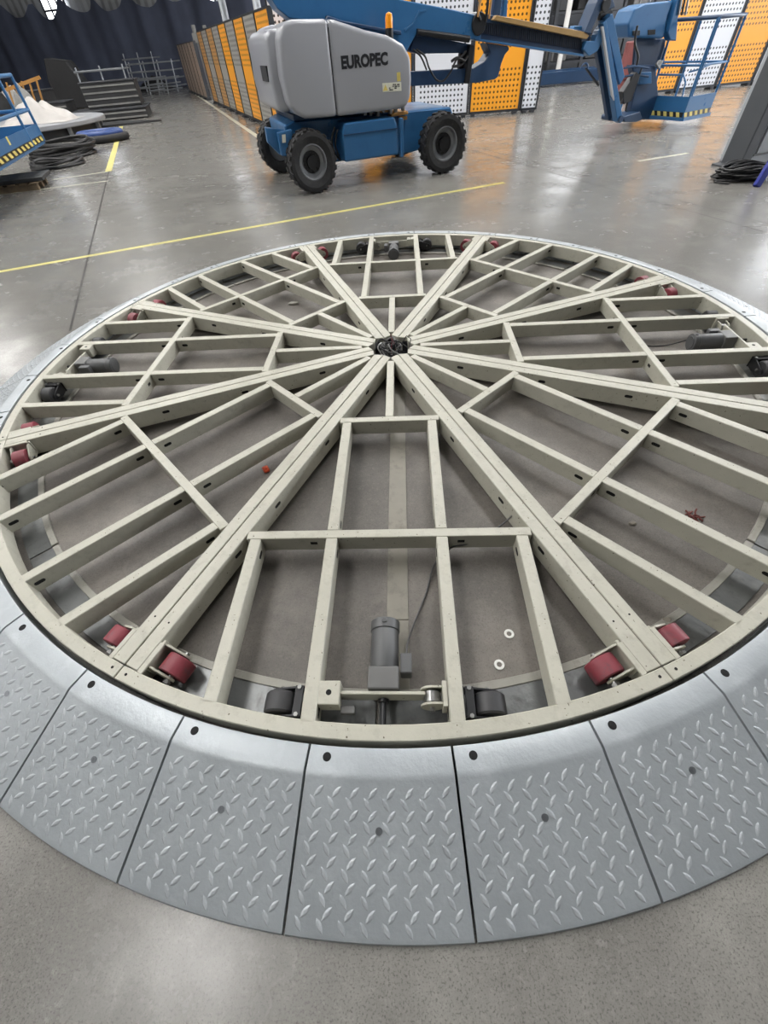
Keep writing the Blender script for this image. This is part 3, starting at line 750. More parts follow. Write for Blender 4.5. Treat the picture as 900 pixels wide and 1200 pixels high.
for i in range(36):
    ca = -175+10*i
    if ca in PLAB: lab = 'grey chequered steel ' + PLAB[ca]
    elif 55 <= ca <= 85: lab = 'thin grey far-rim ramp plate, %s right of the one straight behind the hub' % num[(85-ca)//10]
    elif ca == 95: lab = 'thin grey far-rim ramp plate straight behind the hub'
    elif 95 < ca <= 175: lab = 'grey far-rim ramp plate, %s left of the one straight behind the hub' % num[(ca-105)//10]
    elif ca < -135: lab = 'grey ramp plate at the left of the ring, %s before the far-left rim' % num[(-145-ca)//10]
    elif 5 <= ca < 55: lab = 'grey ramp plate along the right far rim, %s right of the one behind the hub' % num[(85-ca)//10]
    else: lab = 'grey ramp plate beyond the right edge of the picture, %s from the front' % num[(ca+45)//10]
    e = empty('ramp_plate', (XC, YC, 0), radians(ca)); tag(e, lab, 'ramp plate', 'ramp plates around the turntable')
    link('deck', deck_me, e); l = link('tread_lozenges', loz_me, e); l['kind'] = 'stuff'
    link('bolt_hole', hole_me, e); link('screw', screw_me, e)

# ------------------------------------------------------------------ the boom lift
LT = radians(17.2); LU = Vector((cos(LT), sin(LT), 0)); LV = Vector((-sin(LT), cos(LT), 0)); LO = Vector((-0.69, 8.54, 0))
def LP(px, py, y):        # photo point on the lift's vertical plane at depth y, in the lift's own x,z
    d = Fw + Rt*((px-450)/FPX) - Up*((py-600)/FPX)
    t = (y+LV.dot(LO))/(LV.x*d.x+LV.y*d.y); q_ = Vector((d.x*t, d.y*t, 0))-LO
    return (LU.dot(q_), CAM_H+d.z*t)
lift = empty('boom_lift', LO, LT); tag(lift, 'blue articulated boom lift with a grey hood lettered EUROPEC, parked behind the turntable', 'boom lift')
def xz(poly, y0, y1, name, mt, par=lift, bevel=0.01, seg=1, smooth=False):
    q = MB(); q.prism(poly, y0, y1, lambda a, b, t: (a, t, b)); return q.build(name, mt, par, bevel, seg, smooth)
def pz(pp, y, y0, y1, name, mt, par=lift, bevel=0.01): return xz([LP(a, b, y) for a, b in pp], y0, y1, name, mt, par, bevel)
# wheels
def wheel(x, y, face, r=0.395, w_=0.28, steer=0.0):
    e = empty('wheel', (x, y, r), steer); e.parent = lift
    q = MB(); h = w_/2
    prof = [(r*0.58, -h*0.8), (r*0.80, -h), (r*0.93, -h*0.95), (r*0.965, -h*0.7), (r*0.975, 0), (r*0.965, h*0.7), (r*0.93, h*0.95), (r*0.80, h), (r*0.58, h*0.8)]
    q.lathe(prof, (0, 0, 0), (0, 1, 0), 40)
    for k in range(22):
        for s in (-1, 1):
            a = 2*pi*(k+(0.5 if s > 0 else 0))/22
            Mx = Matrix.Rotation(-a, 3, 'Y')
            q.box(Mx @ Vector((r*0.975, s*h*0.56, 0)), (r*0.05, h*0.78, r*0.15), Mx @ Matrix.Rotation(0.35*s, 3, 'X'))
    q.build('tyre', M_tyre, e)
    q = MB(); f_ = face
    q.lathe([(r*0.30, -0.02), (r*0.55, -0.02), (r*0.60, f_*h*0.75), (r*0.545, f_*h*0.80), (r*0.50, f_*h*0.30), (r*0.30, f_*h*0.15)], (0, 0, 0), (0, 1, 0), 32)
    q.build('rim', M_rim, e, smooth=True)
    q = MB(); q.cyl((0, 0, 0), (0, f_*h*0.55, 0), r*0.22, n=20).cyl((0, 0, 0), (0, f_*h*0.28, 0), r*0.36, n=20)
    for k in range(8): q.cyl((r*0.29*cos(k*pi/4), 0, r*0.29*sin(k*pi/4)), (r*0.29*cos(k*pi/4), f_*h*0.36, r*0.29*sin(k*pi/4)), 0.012, n=6)
    q.build('hub', M_black, e, smooth=True)
wheel(0.02, 0.10, -1, steer=0.10); wheel(2.35, 0.10, -1); wheel(-0.10, 2.12, 1, steer=0.10); wheel(2.35, 2.12, 1)
# chassis
xz([(-0.22, 0.40), (-0.25, 0.82), (-0.1, 0.86), (0.55, 0.84), (1.6, 0.82), (2.65, 0.80), (2.75, 0.62), (2.55, 0.36), (1.9, 0.28), (0.5, 0.30), (-0.1, 0.36)], 0.42, 1.80, 'chassis', M_blue, bevel=0.02)
pz([(309, 148), (331, 151), (333, 180), (326, 180), (312, 166)], 0.45, 0.30, 0.42, 'axle_cover', M_blue)
pz([(324, 155), (341, 151), (345, 183), (329, 182)], 0.22, 0.14, 0.24, 'axle_cover', M_blue)
pz([(330.5, 158), (334.5, 157.5), (335, 167), (331, 167.5)], 0.13, 0.125, 0.139, 'decal', M_decal, bevel=0)
pz([(338, 195), (346, 160), (352, 160), (350, 200)], 0.9, 0.7, 1.1, 'axle_cover', M_bluedark)
q = MB(); q.cyl((0.02, 0.2, 0.40), (0.02, 2.0, 0.40), 0.09, n=12).cyl((2.35, 0.2, 0.40), (2.35, 2.0, 0.40), 0.09, n=12); q.build('axle', M_bluedark, lift)
xz([(0.57, 0.34), (0.57, 0.70), (0.62, 0.80), (1.45, 0.80), (1.50, 0.70), (1.50, 0.34)], 0.03, 0.46, 'battery_box', M_blue, bevel=0.02, seg=2)
xz([(0.585, 0.66), (0.585, 0.67), (1.495, 0.67), (1.495, 0.66)], 0.018, 0.05, 'box_seam', M_bluedark, bevel=0)
xz([(1.545, 0.30), (1.545, 0.78), (1.60, 0.78), (1.60, 0.30)], 0.02, 0.10, 'side_post', M_blue, bevel=0.01)
q = MB(); q.tube(smooth_path([(0.50, 0.2, 0.75), (0.42, 0.18, 0.6), (0.45, 0.18, 0.45), (0.53, 0.2, 0.36)]), 0.018, 8).tube(smooth_path([(0.54, 0.2, 0.72), (0.47, 0.16, 0.55), (0.52, 0.2, 0.40)]), 0.015, 8); q.build('hydraulic_hose', M_blackcable, lift, smooth=True)
pz([(468, 137), (477, 136), (477, 140), (468, 141)], 0.36, 0.355, 0.43, 'decal', M_orangeframe, bevel=0)
q = MB(); q.cyl((0.85, 1.1, 0.80), (0.85, 1.1, 0.93), 0.5, n=32); q.build('slew_ring', M_black, lift)
q = MB()
for k in range(7): q.box((1.05+0.11*k, 0.30+0.05*(k % 2), 0.86), (0.05, 0.06, 0.05+0.03*(k % 3)))
q.build('valve_block', M_steel, lift, bevel=0.006)
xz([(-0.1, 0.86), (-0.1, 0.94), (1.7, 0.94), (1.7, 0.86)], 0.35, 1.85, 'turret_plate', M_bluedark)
pz([(458, 133), (478, 130), (478, 134), (458, 137)], 0.30, 0.28, 0.9, 'turret_edge', M_orangeframe)
# hoods
def hood(y0, y1, near):
    front = [(0.518, 0.885), (0.518, 1.845), (0.62, 1.83), (1.05, 1.72), (1.38, 1.655), (1.62, 1.56), (1.735, 1.43), (1.755, 1.20), (1.735, 1.0), (1.66, 0.895), (1.45, 0.885)]
    rear = [(0.512, 0.885), (0.512, 1.845), (0.02, 1.86), (-0.12, 1.83), (-0.20, 1.72), (-0.235, 1.35), (-0.20, 1.05), (-0.12, 0.96), (0.02, 0.90)]
    xz(front, y0, y1, 'hood', M_cowl, bevel=0.055, seg=4, smooth=True)
    xz(rear, y0, y1, 'hood', M_cowl, bevel=0.055, seg=4, smooth=True)
    xz([(0.48, 0.96), (0.48, 1.77), (0.55, 1.77), (0.55, 0.96)], y0+0.04, y1-0.04, 'hood_seam', M_black, bevel=0)
hood(0.02, 0.72, True); hood(1.45, 2.15, False)
xz([(-0.33, 1.02), (-0.36, 1.30), (-0.33, 1.72), (-0.25, 1.80), (-0.1, 1.80), (-0.1, 0.98), (-0.25, 0.96)], 0.30, 1.90, 'counterweight', M_cowl, bevel=0.06, seg=4, smooth=True)
xz([(-0.375, 1.30), (-0.375, 1.46), (-0.34, 1.46), (-0.34, 1.30)], 0.42, 0.9, 'counterweight_grille', M_frame, bevel=0)
pz([(336, 113), (343, 113), (344, 118), (338, 119)], 0.25, 0.235, 0.3, 'decal', M_yellowtape, bevel=0)
# lettering and decals on the near hood
def text_mesh(txt, size, mt, bold=0.0):
    cu = bpy.data.curves.new('t', 'FONT'); cu.body = txt; cu.size = size; cu.extrude = 0.0015; cu.offset = bold; cu.resolution_u = 3
    to = bpy.data.objects.new('t', cu); COL.objects.link(to)
    bpy.context.view_layer.update()
    me = bpy.data.meshes.new_from_object(to.evaluated_get(bpy.context.evaluated_depsgraph_get()))
    bpy.data.objects.remove(to); me.materials.clear(); me.materials.append(mt); return me
tm_ = text_mesh('EUROPEC', 0.18, M_text, 0.0085)
xs = [v.co.x for v in tm_.vertices]; ys = [v.co.y for v in tm_.vertices]
tw, th_ = max(xs)-min(xs), max(ys)-min(ys)
(ax_, az_), (bx_, bz_) = LP(400, 80, 0.02), LP(454, 66, 0.02)
o = link('lettering', tm_, lift, (ax_, 0.0175, LP(400, 80.5, 0.02)[1]), (pi/2, 0, 0)); o.scale = ((bx_-ax_)/tw, 0.135/th_, 1); o['label'] = 'black letters EUROPEC'
pz([(448, 97.5), (470, 96), (470.5, 106.5), (448.5, 108)], 0.02, 0.016, 0.03, 'decal', M_decal, bevel=0)
pz([(449, 106.5), (451.5, 99), (454.5, 106)], 0.016, 0.013, 0.016, 'warning_triangle', M_yellowtape, bevel=0)
q = MB(); r3 = random.Random(2)
for k in range(14):
    x_ = 456+r3.uniform(0, 12); y_ = 99+2.1*(k % 4); a = LP(x_, y_, 0.015); q.box((a[0], 0.0145, a[1]), (0.022, 0.002, 0.012))
q.build('decal_print', M_text, lift)
pz([(465, 85), (469, 84.5), (469.5, 95), (465.5, 95.5)], 0.02, 0.016, 0.03, 'decal', M_yellowtape, bevel=0)
# beacon
bx0, bz0 = LP(456, 33, 0.5)
q = MB(); q.lathe([(0.001, 0.0), (0.055, 0.0), (0.055, 0.10), (0.045, 0.14), (0.001, 0.155)], (bx0, 0.5, bz0), (0, 0, 1), 20); q.build('beacon', M_amber, lift, smooth=True)
q = MB(); q.cyl((bx0, 0.5, bz0-0.12), (bx0, 0.5, bz0), 0.06, n=20); q.build('beacon_base', M_black, lift)
# booms
pz([(300, -30), (478, 1), (520, 9), (557, 17), (566, 30), (563, 47), (540, 45), (500, 38), (488, 40), (470, 72), (440, 70), (385, 26), (340, 22), (325, 10)], 0.85, 0.85, 1.2, 'lower_boom', M_blue)
pz([(474, 34), (484, 27), (491, 12), (499, 11), (500, 13), (492, 15), (486, 29), (475, 37)], 0.84, 0.84, 0.855, 'boom_rib', M_blue, bevel=0.002)
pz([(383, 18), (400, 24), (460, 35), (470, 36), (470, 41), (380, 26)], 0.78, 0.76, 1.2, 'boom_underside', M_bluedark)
pz([(486, 40), (500, 42), (552, 52), (556, 62), (490, 63), (480, 60)], 0.95, 0.95, 1.15, 'riser_arm', M_bluedark)
pz([(482, 84), (555, 80), (568, 72), (575, 62), (570, 50), (596, 54), (597, 58), (592, 64), (588, 74), (584, 90), (580, 93), (560, 97), (482, 101)], 0.9, 0.9, 1.15, 'riser_arm', M_bluedark)
pz([(550, 52), (556, 53), (550, 98), (544, 98)], 0.88, 0.86, 1.0, 'riser_link', M_black)
pz([(541, 54), (547, 55), (544, 84), (538, 80)], 1.0, 1.0, 1.1, 'lift_cylinder', M_black)
q = MB(); a0 = LP(487, 38, 0.88); a1 = LP(548, 46, 0.88); q.cyl((a0[0], 0.83, a0[1]), (a1[0], 0.83, a1[1]), 0.04, n=14); q.build('lift_cylinder', M_black, lift, smooth=True)
def hose(pp, y, r, mt=M_blackcable):
    q = MB(); q.tube(smooth_path([(LP(a, b, y)[0], y, LP(a, b, y)[1]) for a, b in pp]), r, 8); return q.build('hydraulic_hose', mt, lift, smooth=True)
hose([(488, 58), (498, 66), (503, 80), (511, 93), (519, 95), (527, 86), (531, 78)], 0.85, 0.014)
hose([(484, 58), (493, 66), (500, 82)], 0.84, 0.014)
hose([(531, 78), (535, 70), (541, 66), (546, 60)], 0.82, 0.016)
hose([(529, 72), (536, 68), (545, 72)], 0.82, 0.02); hose([(530, 78), (540, 76), (548, 66)], 0.84, 0.02)
# telescopic section with its cable track
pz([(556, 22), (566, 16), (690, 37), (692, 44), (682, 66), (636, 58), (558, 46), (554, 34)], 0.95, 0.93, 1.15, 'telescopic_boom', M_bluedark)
pz([(576, 23.5), (580, 18), (683, 37.5), (688, 42), (685, 46)], 0.90, 0.84, 1.12, 'track_cover', M_brown, bevel=0.004)
pz([(556, 45), (682, 63.5), (683, 66.5), (556, 47.5)], 0.90, 0.86, 0.95, 'boom_flange', M_blue, bevel=0.003)
q = MB()
for k in range(52):
    px_ = 564+2.3*k; py_ = 25+0.168*(px_-564)*1.0
    a = LP(px_, py_, 0.9); b = LP(px_+0.3, py_+14, 0.9); q.bar((a[0], 0.922, a[1]), (b[0], 0.922, b[1]), 0.012, 0.045, (0, 1, 0))
q.build('cable_track', M_trackblack, lift)
a = LP(559, 28, 0.9); q = MB(); q.cyl((a[0], 0.82, a[1]), (a[0], 1.18, a[1]), 0.13, n=20); q.build('pivot', M_black, lift, bevel=0.01)
# hoses and struts rising out of the picture above the pivot
hose([(563, 24), (560, 12), (563, 0), (567, -14)], 0.82, 0.022); hose([(569, 25), (571, 10), (573, -14)], 0.82, 0.022)
hose([(560, 20), (562, 5), (566, -14)], 0.80, 0.016, M_orangeframe); hose([(573, 22), (575, 5), (578, -14)], 0.80, 0.016, M_orangeframe)
pz([(577, 20), (582, -14), (590, -14), (586, 22)], 0.95, 0.95, 1.05, 'strut', M_bluedark); pz([(590, 22), (594, -14), (598, -14), (596, 22)], 0.95, 1.0, 1.1, 'strut', M_blue)
# knuckle and jib
pz([(668, 40), (672, 30), (688, 31), (692, 40)], 1.0, 0.96, 1.1, 'boom_head', M_blue)
pz([(683, 58), (687, 48), (697, 48), (702, 35), (709, 27), (711, 36), (700, 60), (690, 66)], 0.85, 0.84, 1.0, 'knuckle', M_blue)
pz([(684, 38), (698, 4), (702, -4), (716, -4), (720, 8), (712, 12), (704, 10), (690, 40)], 0.85, 0.82, 1.1, 'knuckle', M_bluedark)
pz([(703, 10), (714, 4), (718, 16), (709, 26), (702, 24)], 1.0, 0.98, 1.05, 'knuckle', M_black)
pz([(705, 27), (709, 24), (729, 141), (726, 144.5), (722, 142)], 0.84, 0.80, 0.95, 'jib_arm', M_blue)
pz([(709, 24), (718, 15), (732, 90), (726, 100)], 0.85, 0.84, 1.05, 'jib_arm', M_blue)
pz([(703.5, 31), (706, 31), (719, 118), (716, 112)], 0.83, 0.795, 0.84, 'jib_strip', M_cab, bevel=0.003)
pz([(694, 42), (701, 40), (716, 120), (718, 142), (712, 141), (702, 80)], 1.05, 1.02, 1.12, 'jib_link', M_bluedark)
pz([(686, 80), (688, 79), (703, 99), (702, 102)], 1.0, 1.0, 1.04, 'jib_link', M_frame)
a, b = LP(715, 96, 1.0), LP(723, 138, 1.0); q = MB(); q.cyl((a[0], 0.99, a[1]), (b[0], 0.99, b[1]), 0.035, n=12); q.build('jib_cylinder', M_steel, lift, smooth=True)
a = LP(708, 6, 0.85); q = MB(); q.cyl((a[0], 0.78, a[1]), (a[0], 1.14, a[1]), 0.09, n=18); q.build('pivot', M_black, lift, bevel=0.01)
a = LP(725, 139, 0.84); q = MB(); q.cyl((a[0], 0.76, a[1]), (a[0], 1.3, a[1]), 0.05, n=16); q.build('pivot', M_bluedark, lift)
# basket mount
pz([(738, 76), (766, 76), (772, 136), (768, 140), (740, 140), (735, 136), (744, 100)], 1.2, 1.15, 1.30, 'basket_mount', M_bluedark)
pz([(726, 108), (742, 84), (746, 88), (736, 118), (727, 122)], 1.1, 1.0, 1.15, 'basket_mount', M_black)
pz([(722, 136), (742, 130), (745, 139), (738, 142), (724, 142)], 1.1, 0.9, 1.2, 'basket_mount', M_bluedark)
pz([(748, 85), (763, 84), (763, 98), (749, 99)], 1.1, 1.08, 1.15, 'valve_box', M_blue)
for y_ in (80, 90): hose([(731, y_), (745, y_-2), (760, y_)], 1.05, 0.016, M_bluedark)
hose([(747, 30), (744, 50), (748, 66), (745, 80)], 1.1, 0.02); hose([(733, 130), (738, 110), (746, 96), (752, 80)], 1.05, 0.018); hose([(728, 120), (736, 104), (740, 90)], 1.02, 0.018)
pz([(768, 75), (773, 70), (777, 71), (772, 82)], 1.1, 1.08, 1.13, 'lever', M_steel)
# basket
bk = empty('basket'); bk.parent = lift
bB = Vector((8.03, 0.45, 0)); bC = Vector((8.86, 0.59, 0)); ex = (bC-bB).normalized(); ey = Vector((-ex.y, ex.x, 0))
lx, ly = 0.84, 0.87
def bp_(a, b, z): return bB+ex*a+ey*b+Vector((0, 0, z))
q = MB(); q.add([bp_(0, 0, .18), bp_(lx, 0, .18), bp_(lx, 1.6, .18), bp_(0, 1.6, .18), bp_(0, 0, .22), bp_(lx, 0, .22), bp_(lx, 1.6, .22), bp_(0, 1.6, .22)], [(3,2,1,0), (4,5,6,7), (0,1,5,4), (1,2,6,5), (2,3,7,6), (3,0,4,7)])
q.build('basket_floor', M_bluedark, bk)
q = MB(); q.bar(bp_(-.012, 0, .36), bp_(-.012, ly, .36), 0.015, 0.32).bar(bp_(0, -.012, .36), bp_(lx, -.012, .36), 0.015, 0.32); q.build('toe_board', M_blue, bk)
q = MB(); q.bar(bp_(-.03, -.03, .19), bp_(-.03, ly, .19), 0.05, 0.05).bar(bp_(-.03, -.03, .19), bp_(lx+.03, -.03, .19), 0.05, 0.05); q.build('sill', M_blue, bk)
def chevron(a, b, n_, d_):
    q = MB(); a = Vector(a); b = Vector(b); L_ = (b-a)
    for k in range(n_):
        p0 = a+L_*((k+0.1)/n_); p1 = a+L_*((k+0.6)/n_)
        z0_, z1_ = Vector((0, 0, -0.035)), Vector((0, 0, 0.035)); s_ = L_*(0.25/n_)
        q.add([p0+z0_+d_, p1+z0_+d_, p1+z1_-s_+d_, p0+z1_-s_+d_, p0+z0_, p1+z0_, p1+z1_-s_, p0+z1_-s_], [(0,1,2,3), (7,6,5,4), (0,4,5,1), (1,5,6,2), (2,6,7,3), (3,7,4,0)])
    return q
chevron(bp_(-.022, ly, .255), bp_(-.022, 0, .255), 6, -ex*0.004).build('hazard_stripe', M_yellowtape, bk)
chevron(bp_(0, -.022, .255), bp_(lx, -.022, .255), 5, -ey*0.004).build('hazard_stripe', M_yellowtape, bk)
q = MB(); q.bar(bp_(-.0215, ly, .255), bp_(-.0215, 0, .255), 0.003, 0.075).bar(bp_(0, -.0215, .255), bp_(lx, -.0215, .255), 0.003, 0.075); q.build('hazard_band', M_black, bk)
def rail(pts, r=0.021, name='rail', mt=M_blue): q = MB(); q.tube(pts, r, 8); q.build(name, mt, bk, smooth=True)
HT_ = 1.55
for (a, b) in ((0, 0), (0.05, -0.0), (lx, 0), (0, ly), (lx, ly), (0, 1.55), (lx, 1.55)): rail([bp_(a, b, .2), bp_(a, b, HT_)], 0.022, 'post')
rail([bp_(0, 1.55, HT_), bp_(0, 0, HT_), bp_(lx, 0, HT_), bp_(lx, 1.55, HT_)], 0.028, 'top_rail', M_bluedark)
rail([bp_(0, 1.55, .95), bp_(0, 0, .95), bp_(lx, 0, .95), bp_(lx, 1.55, .95)], 0.018)
rail([bp_(0, ly, .82), bp_(0, 0.3, .82), bp_(0, 0.2, .72), bp_(0, 0.12, .3)], 0.016)
rail([bp_(0, 0.2, .86), bp_(0, 0, .9), bp_(lx*.4, 0, .95)], 0.014)
# control console
cb = empty('control_console'); cb.parent = lift
yc = 1.15
poly = [LP(a, b, yc) for a, b in ((737, 44), (736, 28), (744, 10), (757, 4), (790, 0), (783, 18), (778, 45))]
xz(poly, yc, yc+0.45, 'console_shell', M_blue, cb, bevel=0.03, seg=3)
for a, b in ((741, 36), (759, 35)):
    p4 = [LP(a, b, yc), LP(a+9, b-.5, yc), LP(a+8.5, b+5.5, yc), LP(a, b+6, yc)]; xz(p4, yc-0.01, yc+0.02, 'socket', M_black, cb, bevel=0.004)
xz([LP(a, b, yc) for a, b in ((780, 38), (794, -14), (800, -14), (796, 12), (792, 20), (790, 48), (783, 47))], yc-0.06, yc+0.1, 'console_bracket', M_blue, cb, bevel=0.012)
for k in range(3):
    p0 = LP(791+4*k, 18, yc); p1 = LP(797+4*k, -14, yc); q = MB(); q.cyl((p0[0], yc-.08, p0[1]), (p1[0], yc-.08, p1[1]), 0.018, n=10); q.build('tube', (M_steel, M_black, M_steel)[k], cb, smooth=True)
for a, b in ((754, 0), (766, -2)):
    p0 = LP(a, b+4, yc); p1 = LP(a+4, b-14, yc); q = MB(); q.cyl((p0[0], yc+.1, p0[1]), (p1[0], yc+.1, p1[1]), 0.02, n=10); q.build('tube', M_steel, cb, smooth=True)
xz([LP(a, b, 1.35) for a, b in ((745, 45), (780, 45), (779, 80), (742, 80))], 1.35, 1.40, 'console_back', M_bluedark, cb)

# ------------------------------------------------------------------ right: pillar, cabinet, cables, blue leg
pc = Vector((5.91, 8.03, 0)); PT = radians(18.1)
pu = Vector((cos(PT), sin(PT), 0)); pv = Vector((-sin(PT), cos(PT), 0))
def pw_(a, b, z): return pc+pu*a+pv*b+Vector((0, 0, z))
pil = MB(); c = pw_(0.11, 0.02, 4.95); pil.box(c, (0.20, 0.34, 9.9), Matrix.Rotation(PT, 3, 'Z')); o = pil.build('trim_1', M_pillar, bevel=0.012); tag(o, kind='structure')
q = MB(); q.box(pw_(0.08, 0.02, 0.012), (0.36, 0.46, 0.024), Matrix.Rotation(PT, 3, 'Z')); o = q.build('trim_2', M_pillar, bevel=0.004); tag(o, kind='structure')
cb_ = empty('wall_cabinet', pw_(0.225, 0.0, 0), PT); tag(cb_, 'light grey cabinet standing against the right side of the grey pillar', 'cabinet')
q = MB(); q.box((0.75, 0.15, 1.05), (1.48, 0.5, 2.1)); q.build('body', M_cab, cb_, bevel=0.01)
for k in range(2):
    q = MB(); q.box((0.40+0.71*k, -0.112, 1.09), (0.64, 0.02, 1.9)); d_ = q.build('door', M_cab, cb_, bevel=0.004)
    q = MB(); q.box((0.66+0.16*k, -0.13, 1.0), (0.02, 0.03, 0.14)); q.build('handle', M_steel, d_)
q = MB(); q.box((0.75, -0.104, 0.12), (1.40, 0.008, 0.02)); q.build('plinth_gap', M_black, cb_)
# cable pile
cp = empty('cable_pile', (5.62, 7.28, 0)); tag(cp, 'heap of coiled black cable on the floor at the foot of the grey pillar', 'cable')
r4 = random.Random(9)
for k in range(22):
    pts = []; a0 = r4.uniform(0, 6.28); rx, ry = r4.uniform(.16, .38), r4.uniform(.10, .26); h0 = 0.02+0.008*k*(1-0.0)
    cx_, cy_ = r4.uniform(-.08, .08), r4.uniform(-.07, .07)
    for i in range(18):
        a = a0+2*pi*i/18; pts.append((cx_+rx*cos(a), cy_+ry*sin(a), max(0.014, h0*(1-0.3*abs(cos(a)))+r4.uniform(-.006, .006))))
    q = MB(); q.tube(pts, 0.013, 6, close=True); q.build('cable_loop', M_blackcable, cp, smooth=True)
q = MB(); q.tube(smooth_path([(-0.36, -0.05, .02), (-0.46, -0.10, .012), (-0.40, -0.20, .012), (-0.34, -0.25, .012)]), 0.01, 6); q.build('cable_loop', M_blackcable, cp, smooth=True)
# blue leg of a stand
a = onz(886, 219, 0); tp = at(935, 140, a.y+0.25)
st = empty('blue_stand', (a.x, a.y, 0)); tag(st, 'royal blue steel stand leg leaning in at the right picture edge beside the cable heap', 'stand')
d_ = Vector((tp.x-a.x, tp.y-a.y, tp.z))
q = MB(); q.bar((0, 0, 0.0), d_, 0.09, 0.06, (0, 1, 0)); q.build('leg', M_royal, st, bevel=0.006)
q = MB(); q.bar(d_*0.92, d_*0.92+Vector((1.0, 0.3, 0)), 0.07, 0.07); q.build('crossbar', M_royal, st, bevel=0.006)
q = MB(); q.bar(Vector((1.15, 0.25, 0)), d_+Vector((0.6, 0.2, 0)), 0.09, 0.06, (0, 1, 0)); q.build('leg', M_royal, st, bevel=0.006)

# ------------------------------------------------------------------ left: basket of another lift
l2 = empty('lift_basket', (0, 0, 0)); tag(l2, 'blue lift basket with hazard-striped edge cut by the left picture edge', 'lift basket')
gA = onz(-10, 202, 0.5); gB = onz(52, 165, 0.5)
gd = (gB-gA); gd.z = 0; gL = gd.length; gd.normalize(); gn = Vector((-gd.y, gd.x, 0))     # points away to the left
def gp(a, b, z): return Vector((gA.x, gA.y, 0))+gd*a+gn*b+Vector((0, 0, z))
q = MB(); q.add([gp(-1, 0, .46), gp(gL, 0, .46), gp(gL, .9, .46), gp(-1, .9, .46), gp(-1, 0, .52), gp(gL, 0, .52), gp(gL, .9, .52), gp(-1, .9, .52)], [(3,2,1,0), (4,5,6,7), (0,1,5,4), (1,2,6,5), (2,3,7,6), (3,0,4,7)]); q.build('basket_floor', M_blue, l2)
q = MB(); q.bar(gp(-1, 0, .66), gp(gL, 0, .66), 0.02, 0.26).bar(gp(gL, 0, .66), gp(gL, .9, .66), 0.02, 0.26); q.build('toe_board', M_blue, l2)
q = MB(); q.bar(gp(-1, -.014, .56), gp(gL, -.014, .56), 0.006, 0.10); q.build('hazard_band', M_black, l2)
chevron(gp(-1, -.020, .56), gp(gL, -.020, .56), 16, -gn*0.006).build('hazard_stripe', M_yellowtape, l2)
for (a, b) in ((0.35, 0), (gL-1.0, 0), (gL-0.02, 0), (gL-.02, .9), (gL-1.0, .9)):
    q = MB(); q.tube([gp(a, b, .5), gp(a, b, 1.55)], 0.03, 8); q.build('post', M_blue, l2, smooth=True)
for z_ in (1.02, 1.55):
    q = MB(); q.tube([gp(-1, 0, z_), gp(gL, 0, z_), gp(gL, .9, z_)], 0.03, 8); q.build('rail', M_blue, l2, smooth=True)
for a in (0.6, 1.6): 
    q = MB(); c = gp(a, -.013, .74); q.bar(c-gd*.05, c+gd*.05, .004, .12); q.build('decal', M_yellowtape, l2)
q = MB(); q.cyl(gp(-0.7, .45, .0), gp(-0.7, .45, .48), .12, n=16).box(gp(-0.7, .45, 0.1), (0.5, 0.5, 0.2)); q.build('support', M_bluedark, l2, bevel=0.01)
# pallet under it
pt = empty('pallet', (-6.95, 11.05, 0), radians(12)); tag(pt, 'small timber pallet holding black board on the floor at the left edge', 'pallet')
for y_ in (-.3, 0, .3):
    q = MB(); q.box((0, y_, 0.05), (0.95, 0.1, 0.10)); q.build('bearer', M_timber, pt, bevel=0.004)
for x_ in (-.42, -.2, 0.02, .24, .44):
    q = MB(); q.box((x_, 0, 0.115), (0.14, 0.75, 0.022)); q.build('deck_board', M_timber, pt, bevel=0.002)
q = MB(); q.box((0.05, 0.05, 0.162), (1.1, 0.85, 0.06)); o = q.build('black_board', M_crate, bevel=0.006, loc=(-6.95, 11.05, 0), rot=(0, 0, radians(16)))
tag(o, 'black board lying on the timber pallet at the left edge', 'board')
# hose coils
def coil(name, c, r0, n_, dz, label, mt=M_blackcable, rr__=0.03, sd=1):
    e = empty(name, c); tag(e, label, 'hose'); r5 = random.Random(sd)
    for k in range(n_):
        q = MB(); R5 = r0*(1-0.06*(k % 4))+r5.uniform(-.03, .03); ox, oy = r5.uniform(-.05, .05), r5.uniform(-.05, .05)
        q.tube([(ox+R5*cos(t*pi/16), oy+R5*0.9*sin(t*pi/16), rr__+dz*k+0.03*sin(t*pi/8+k)*(k > 0)) for t in range(32)], rr__, 6, close=True); q.build('hose_turn', mt, e, smooth=True)
coil('hose_coil', (-7.85, 15.2, 0), 0.85, 7, 0.045, 'large coil of black hose on the floor beside the blue basket', sd=4)
coil('hose_coil', (-7.35, 13.6, 0), 0.6, 3, 0.03, 'flat loose coil of black hose in front of the larger coil', sd=5)
# blue inflatable tube with black outside
tb = empty('rubber_tube', (-7.75, 17.6, 0), radians(12)); tag(tb, 'blue rubber tube ring with black skirt lying beside the aisle line', 'tube')
def oval(rx, ry, z, r, mt, nm_):
    q = MB(); q.tube([(rx*cos(t*pi/20), ry*sin(t*pi/20), z) for t in range(40)], r, 10, close=True); q.build(nm_, mt, tb, smooth=True)
oval(0.72, 0.5, 0.09, 0.09, M_tarp, 'outer_skirt'); oval(0.60, 0.40, 0.19, 0.08, M_tub, 'tube_ring')
q = MB()
for k in range(4): q.box((-0.35+0.22*k, 0, 0.2), (0.06, 0.66, 0.05))
q.build('strap', M_tub, tb, bevel=0.01)
